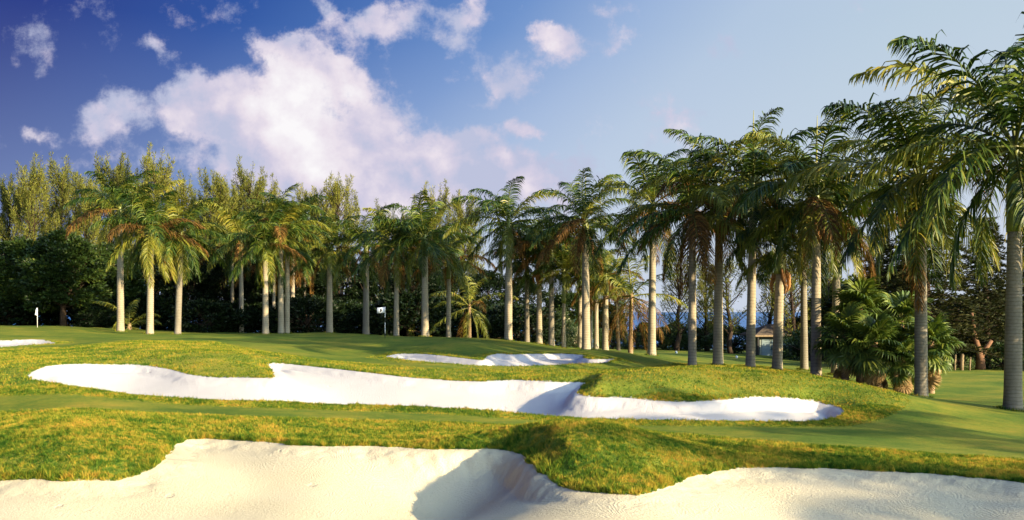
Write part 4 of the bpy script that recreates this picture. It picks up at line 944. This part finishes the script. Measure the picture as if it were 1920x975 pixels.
# ------------------------------------------------------------------ flags, markers
p = place(722, 56)
root = empty('flagstick', p, 'golf pin with a black and white striped pole and white flag on the putting green', 'golf flag')
H = 59/F*56
for k in range(6):
    mb = MB(); z_0, z_1 = H*k/6, H*(k+1)/6
    mb.tube([(0, 0, z_0-(.05 if k == 0 else 0)), (0, 0, z_1)], .016, 8, cap=k in (0, 5)); mb.build('pole_band', 'black_paint' if k in (0, 3) or k == 1 and False else 'white_paint', root)
fw, fh = 14.5/F*56, 10.5/F*56
def flagsurf(w, h, ux0, ux1, vz, off):
    n = 9; V_ = []; Q_ = []
    for i in range(n):
        a = ux0+(ux1-ux0)*i/(n-1)
        for vv in vz(a): V_.append((-.018-w*a, .035*sin(a*7)+off, H-.02-h*vv-.05*a*h*2))
        if i: Q_.append((2*i-2, 2*i-1, 2*i+1, 2*i))
    return V_, Q_
mb = MB(); Va, Qa = flagsurf(fw, fh, 0, 1, lambda a: (0, 1), 0.0)
Vb = [(x, y+.006, z) for x, y, z in Va]; n_ = len(Va)
mb.add(Va+Vb, Qa+[(q[3]+n_, q[2]+n_, q[1]+n_, q[0]+n_) for q in Qa]+[(2*i, 2*i+2, 2*i+2+n_, 2*i+n_) for i in range(8)]+[(2*i+1, 2*i+1+n_, 2*i+3+n_, 2*i+3) for i in range(8)])
fo = mb.build('flag', 'flag_cloth', root)
mb = MB()
Va, Qa = flagsurf(fw, fh, .36, .58, lambda a: (.5-.30*sqrt(max(0, 1-((.58-a)/.22-0)**2)) if False else .5-.28*sqrt(max(0.0, 1-((.58-a)/.225)**2)), .5+.28*sqrt(max(0.0, 1-((.58-a)/.225)**2))), -.02)
mb.add(Va, Qa); mb.build('emblem', 'black_paint', fo)
p = place(70, 70)
root = empty('flagstick', p, 'distant golf pin with a limp white flag at the far left', 'golf flag')
mb = MB(); mb.tube([(0, 0, -.05), (0, 0, 1.42)], .02, 6); mb.build('pole', 'white_paint', root)
mb = MB(); mb.tube([(-.02, 0, 1.4), (-.06, .02, 1.25), (-.07, .0, 1.05), (-.10, 0, .92), (-.05, 0, .88)], [.03, .075, .07, .09, .02], 7); mb.build('flag', 'flag_cloth', root)
for i, (x, D, lb) in enumerate([(1268, 76, 'white tee marker between the tall white-trunked palm and its right neighbour'), (1381, 72, 'white tee marker left of the palm with the tall spear leaf')]):
    p = place(x, D); mb = MB()
    mb.tube([(0, 0, -.02), (0, 0, .05), (0, 0, .12), (0, 0, .19), (0, 0, .22)], [.05, .09, .11, .08, .02], 10)
    o = mb.build('tee_marker', 'white_paint'); o.location = p; tag(o, lb, 'tee marker', 'white tee markers on the far fairway')

# longer grass left round the feet of the palms
tv = []; tr_ = []
for (x, D, hy, px, cs, kw) in PL:
    X = (x-960)/F*D; r = px/F*D/2*1.38; n = 420 if D < 50 else 160
    an = rng.uniform(0, 2*pi, n); rr = r+np.abs(rng.normal(0, .10, n)); bx_, by_ = X+np.cos(an)*rr, D+np.sin(an)*rr
    bz = z0(bx_/by_, by_)-.01; h = rng.uniform(.06, .17, n)*np.exp(-(rr-r)*3); w = .016+.0002*D
    az = rng.uniform(0, 2*pi, n); wx, wy = np.cos(az)*w/2, np.sin(az)*w/2; lx_, ly_ = rng.normal(0, .04, n), rng.normal(0, .04, n)
    tv.append(np.stack([np.stack([bx_-wx, by_-wy, bz], 1), np.stack([bx_+wx, by_+wy, bz], 1), np.stack([bx_+lx_, by_+ly_, bz+h], 1)], 1).reshape(-1, 3)); tr_.append(np.repeat(rng.uniform(0, .9, n), 3))
tv = np.concatenate(tv); me = bpy.data.meshes.new('rough_grass'); fill(me, tv, np.zeros((0, 4), int), np.arange(len(tv)).reshape(-1, 3), False)
a = me.attributes.new('rnd', 'FLOAT', 'POINT'); a.data.foreach_set('value', np.concatenate(tr_).astype(np.float32))
me.materials.append(MATS['grass_blade']); tag(link(bpy.data.objects.new('rough_grass', me)), 'uncut grass round the feet of the palm trunks', 'grass', kind='stuff')
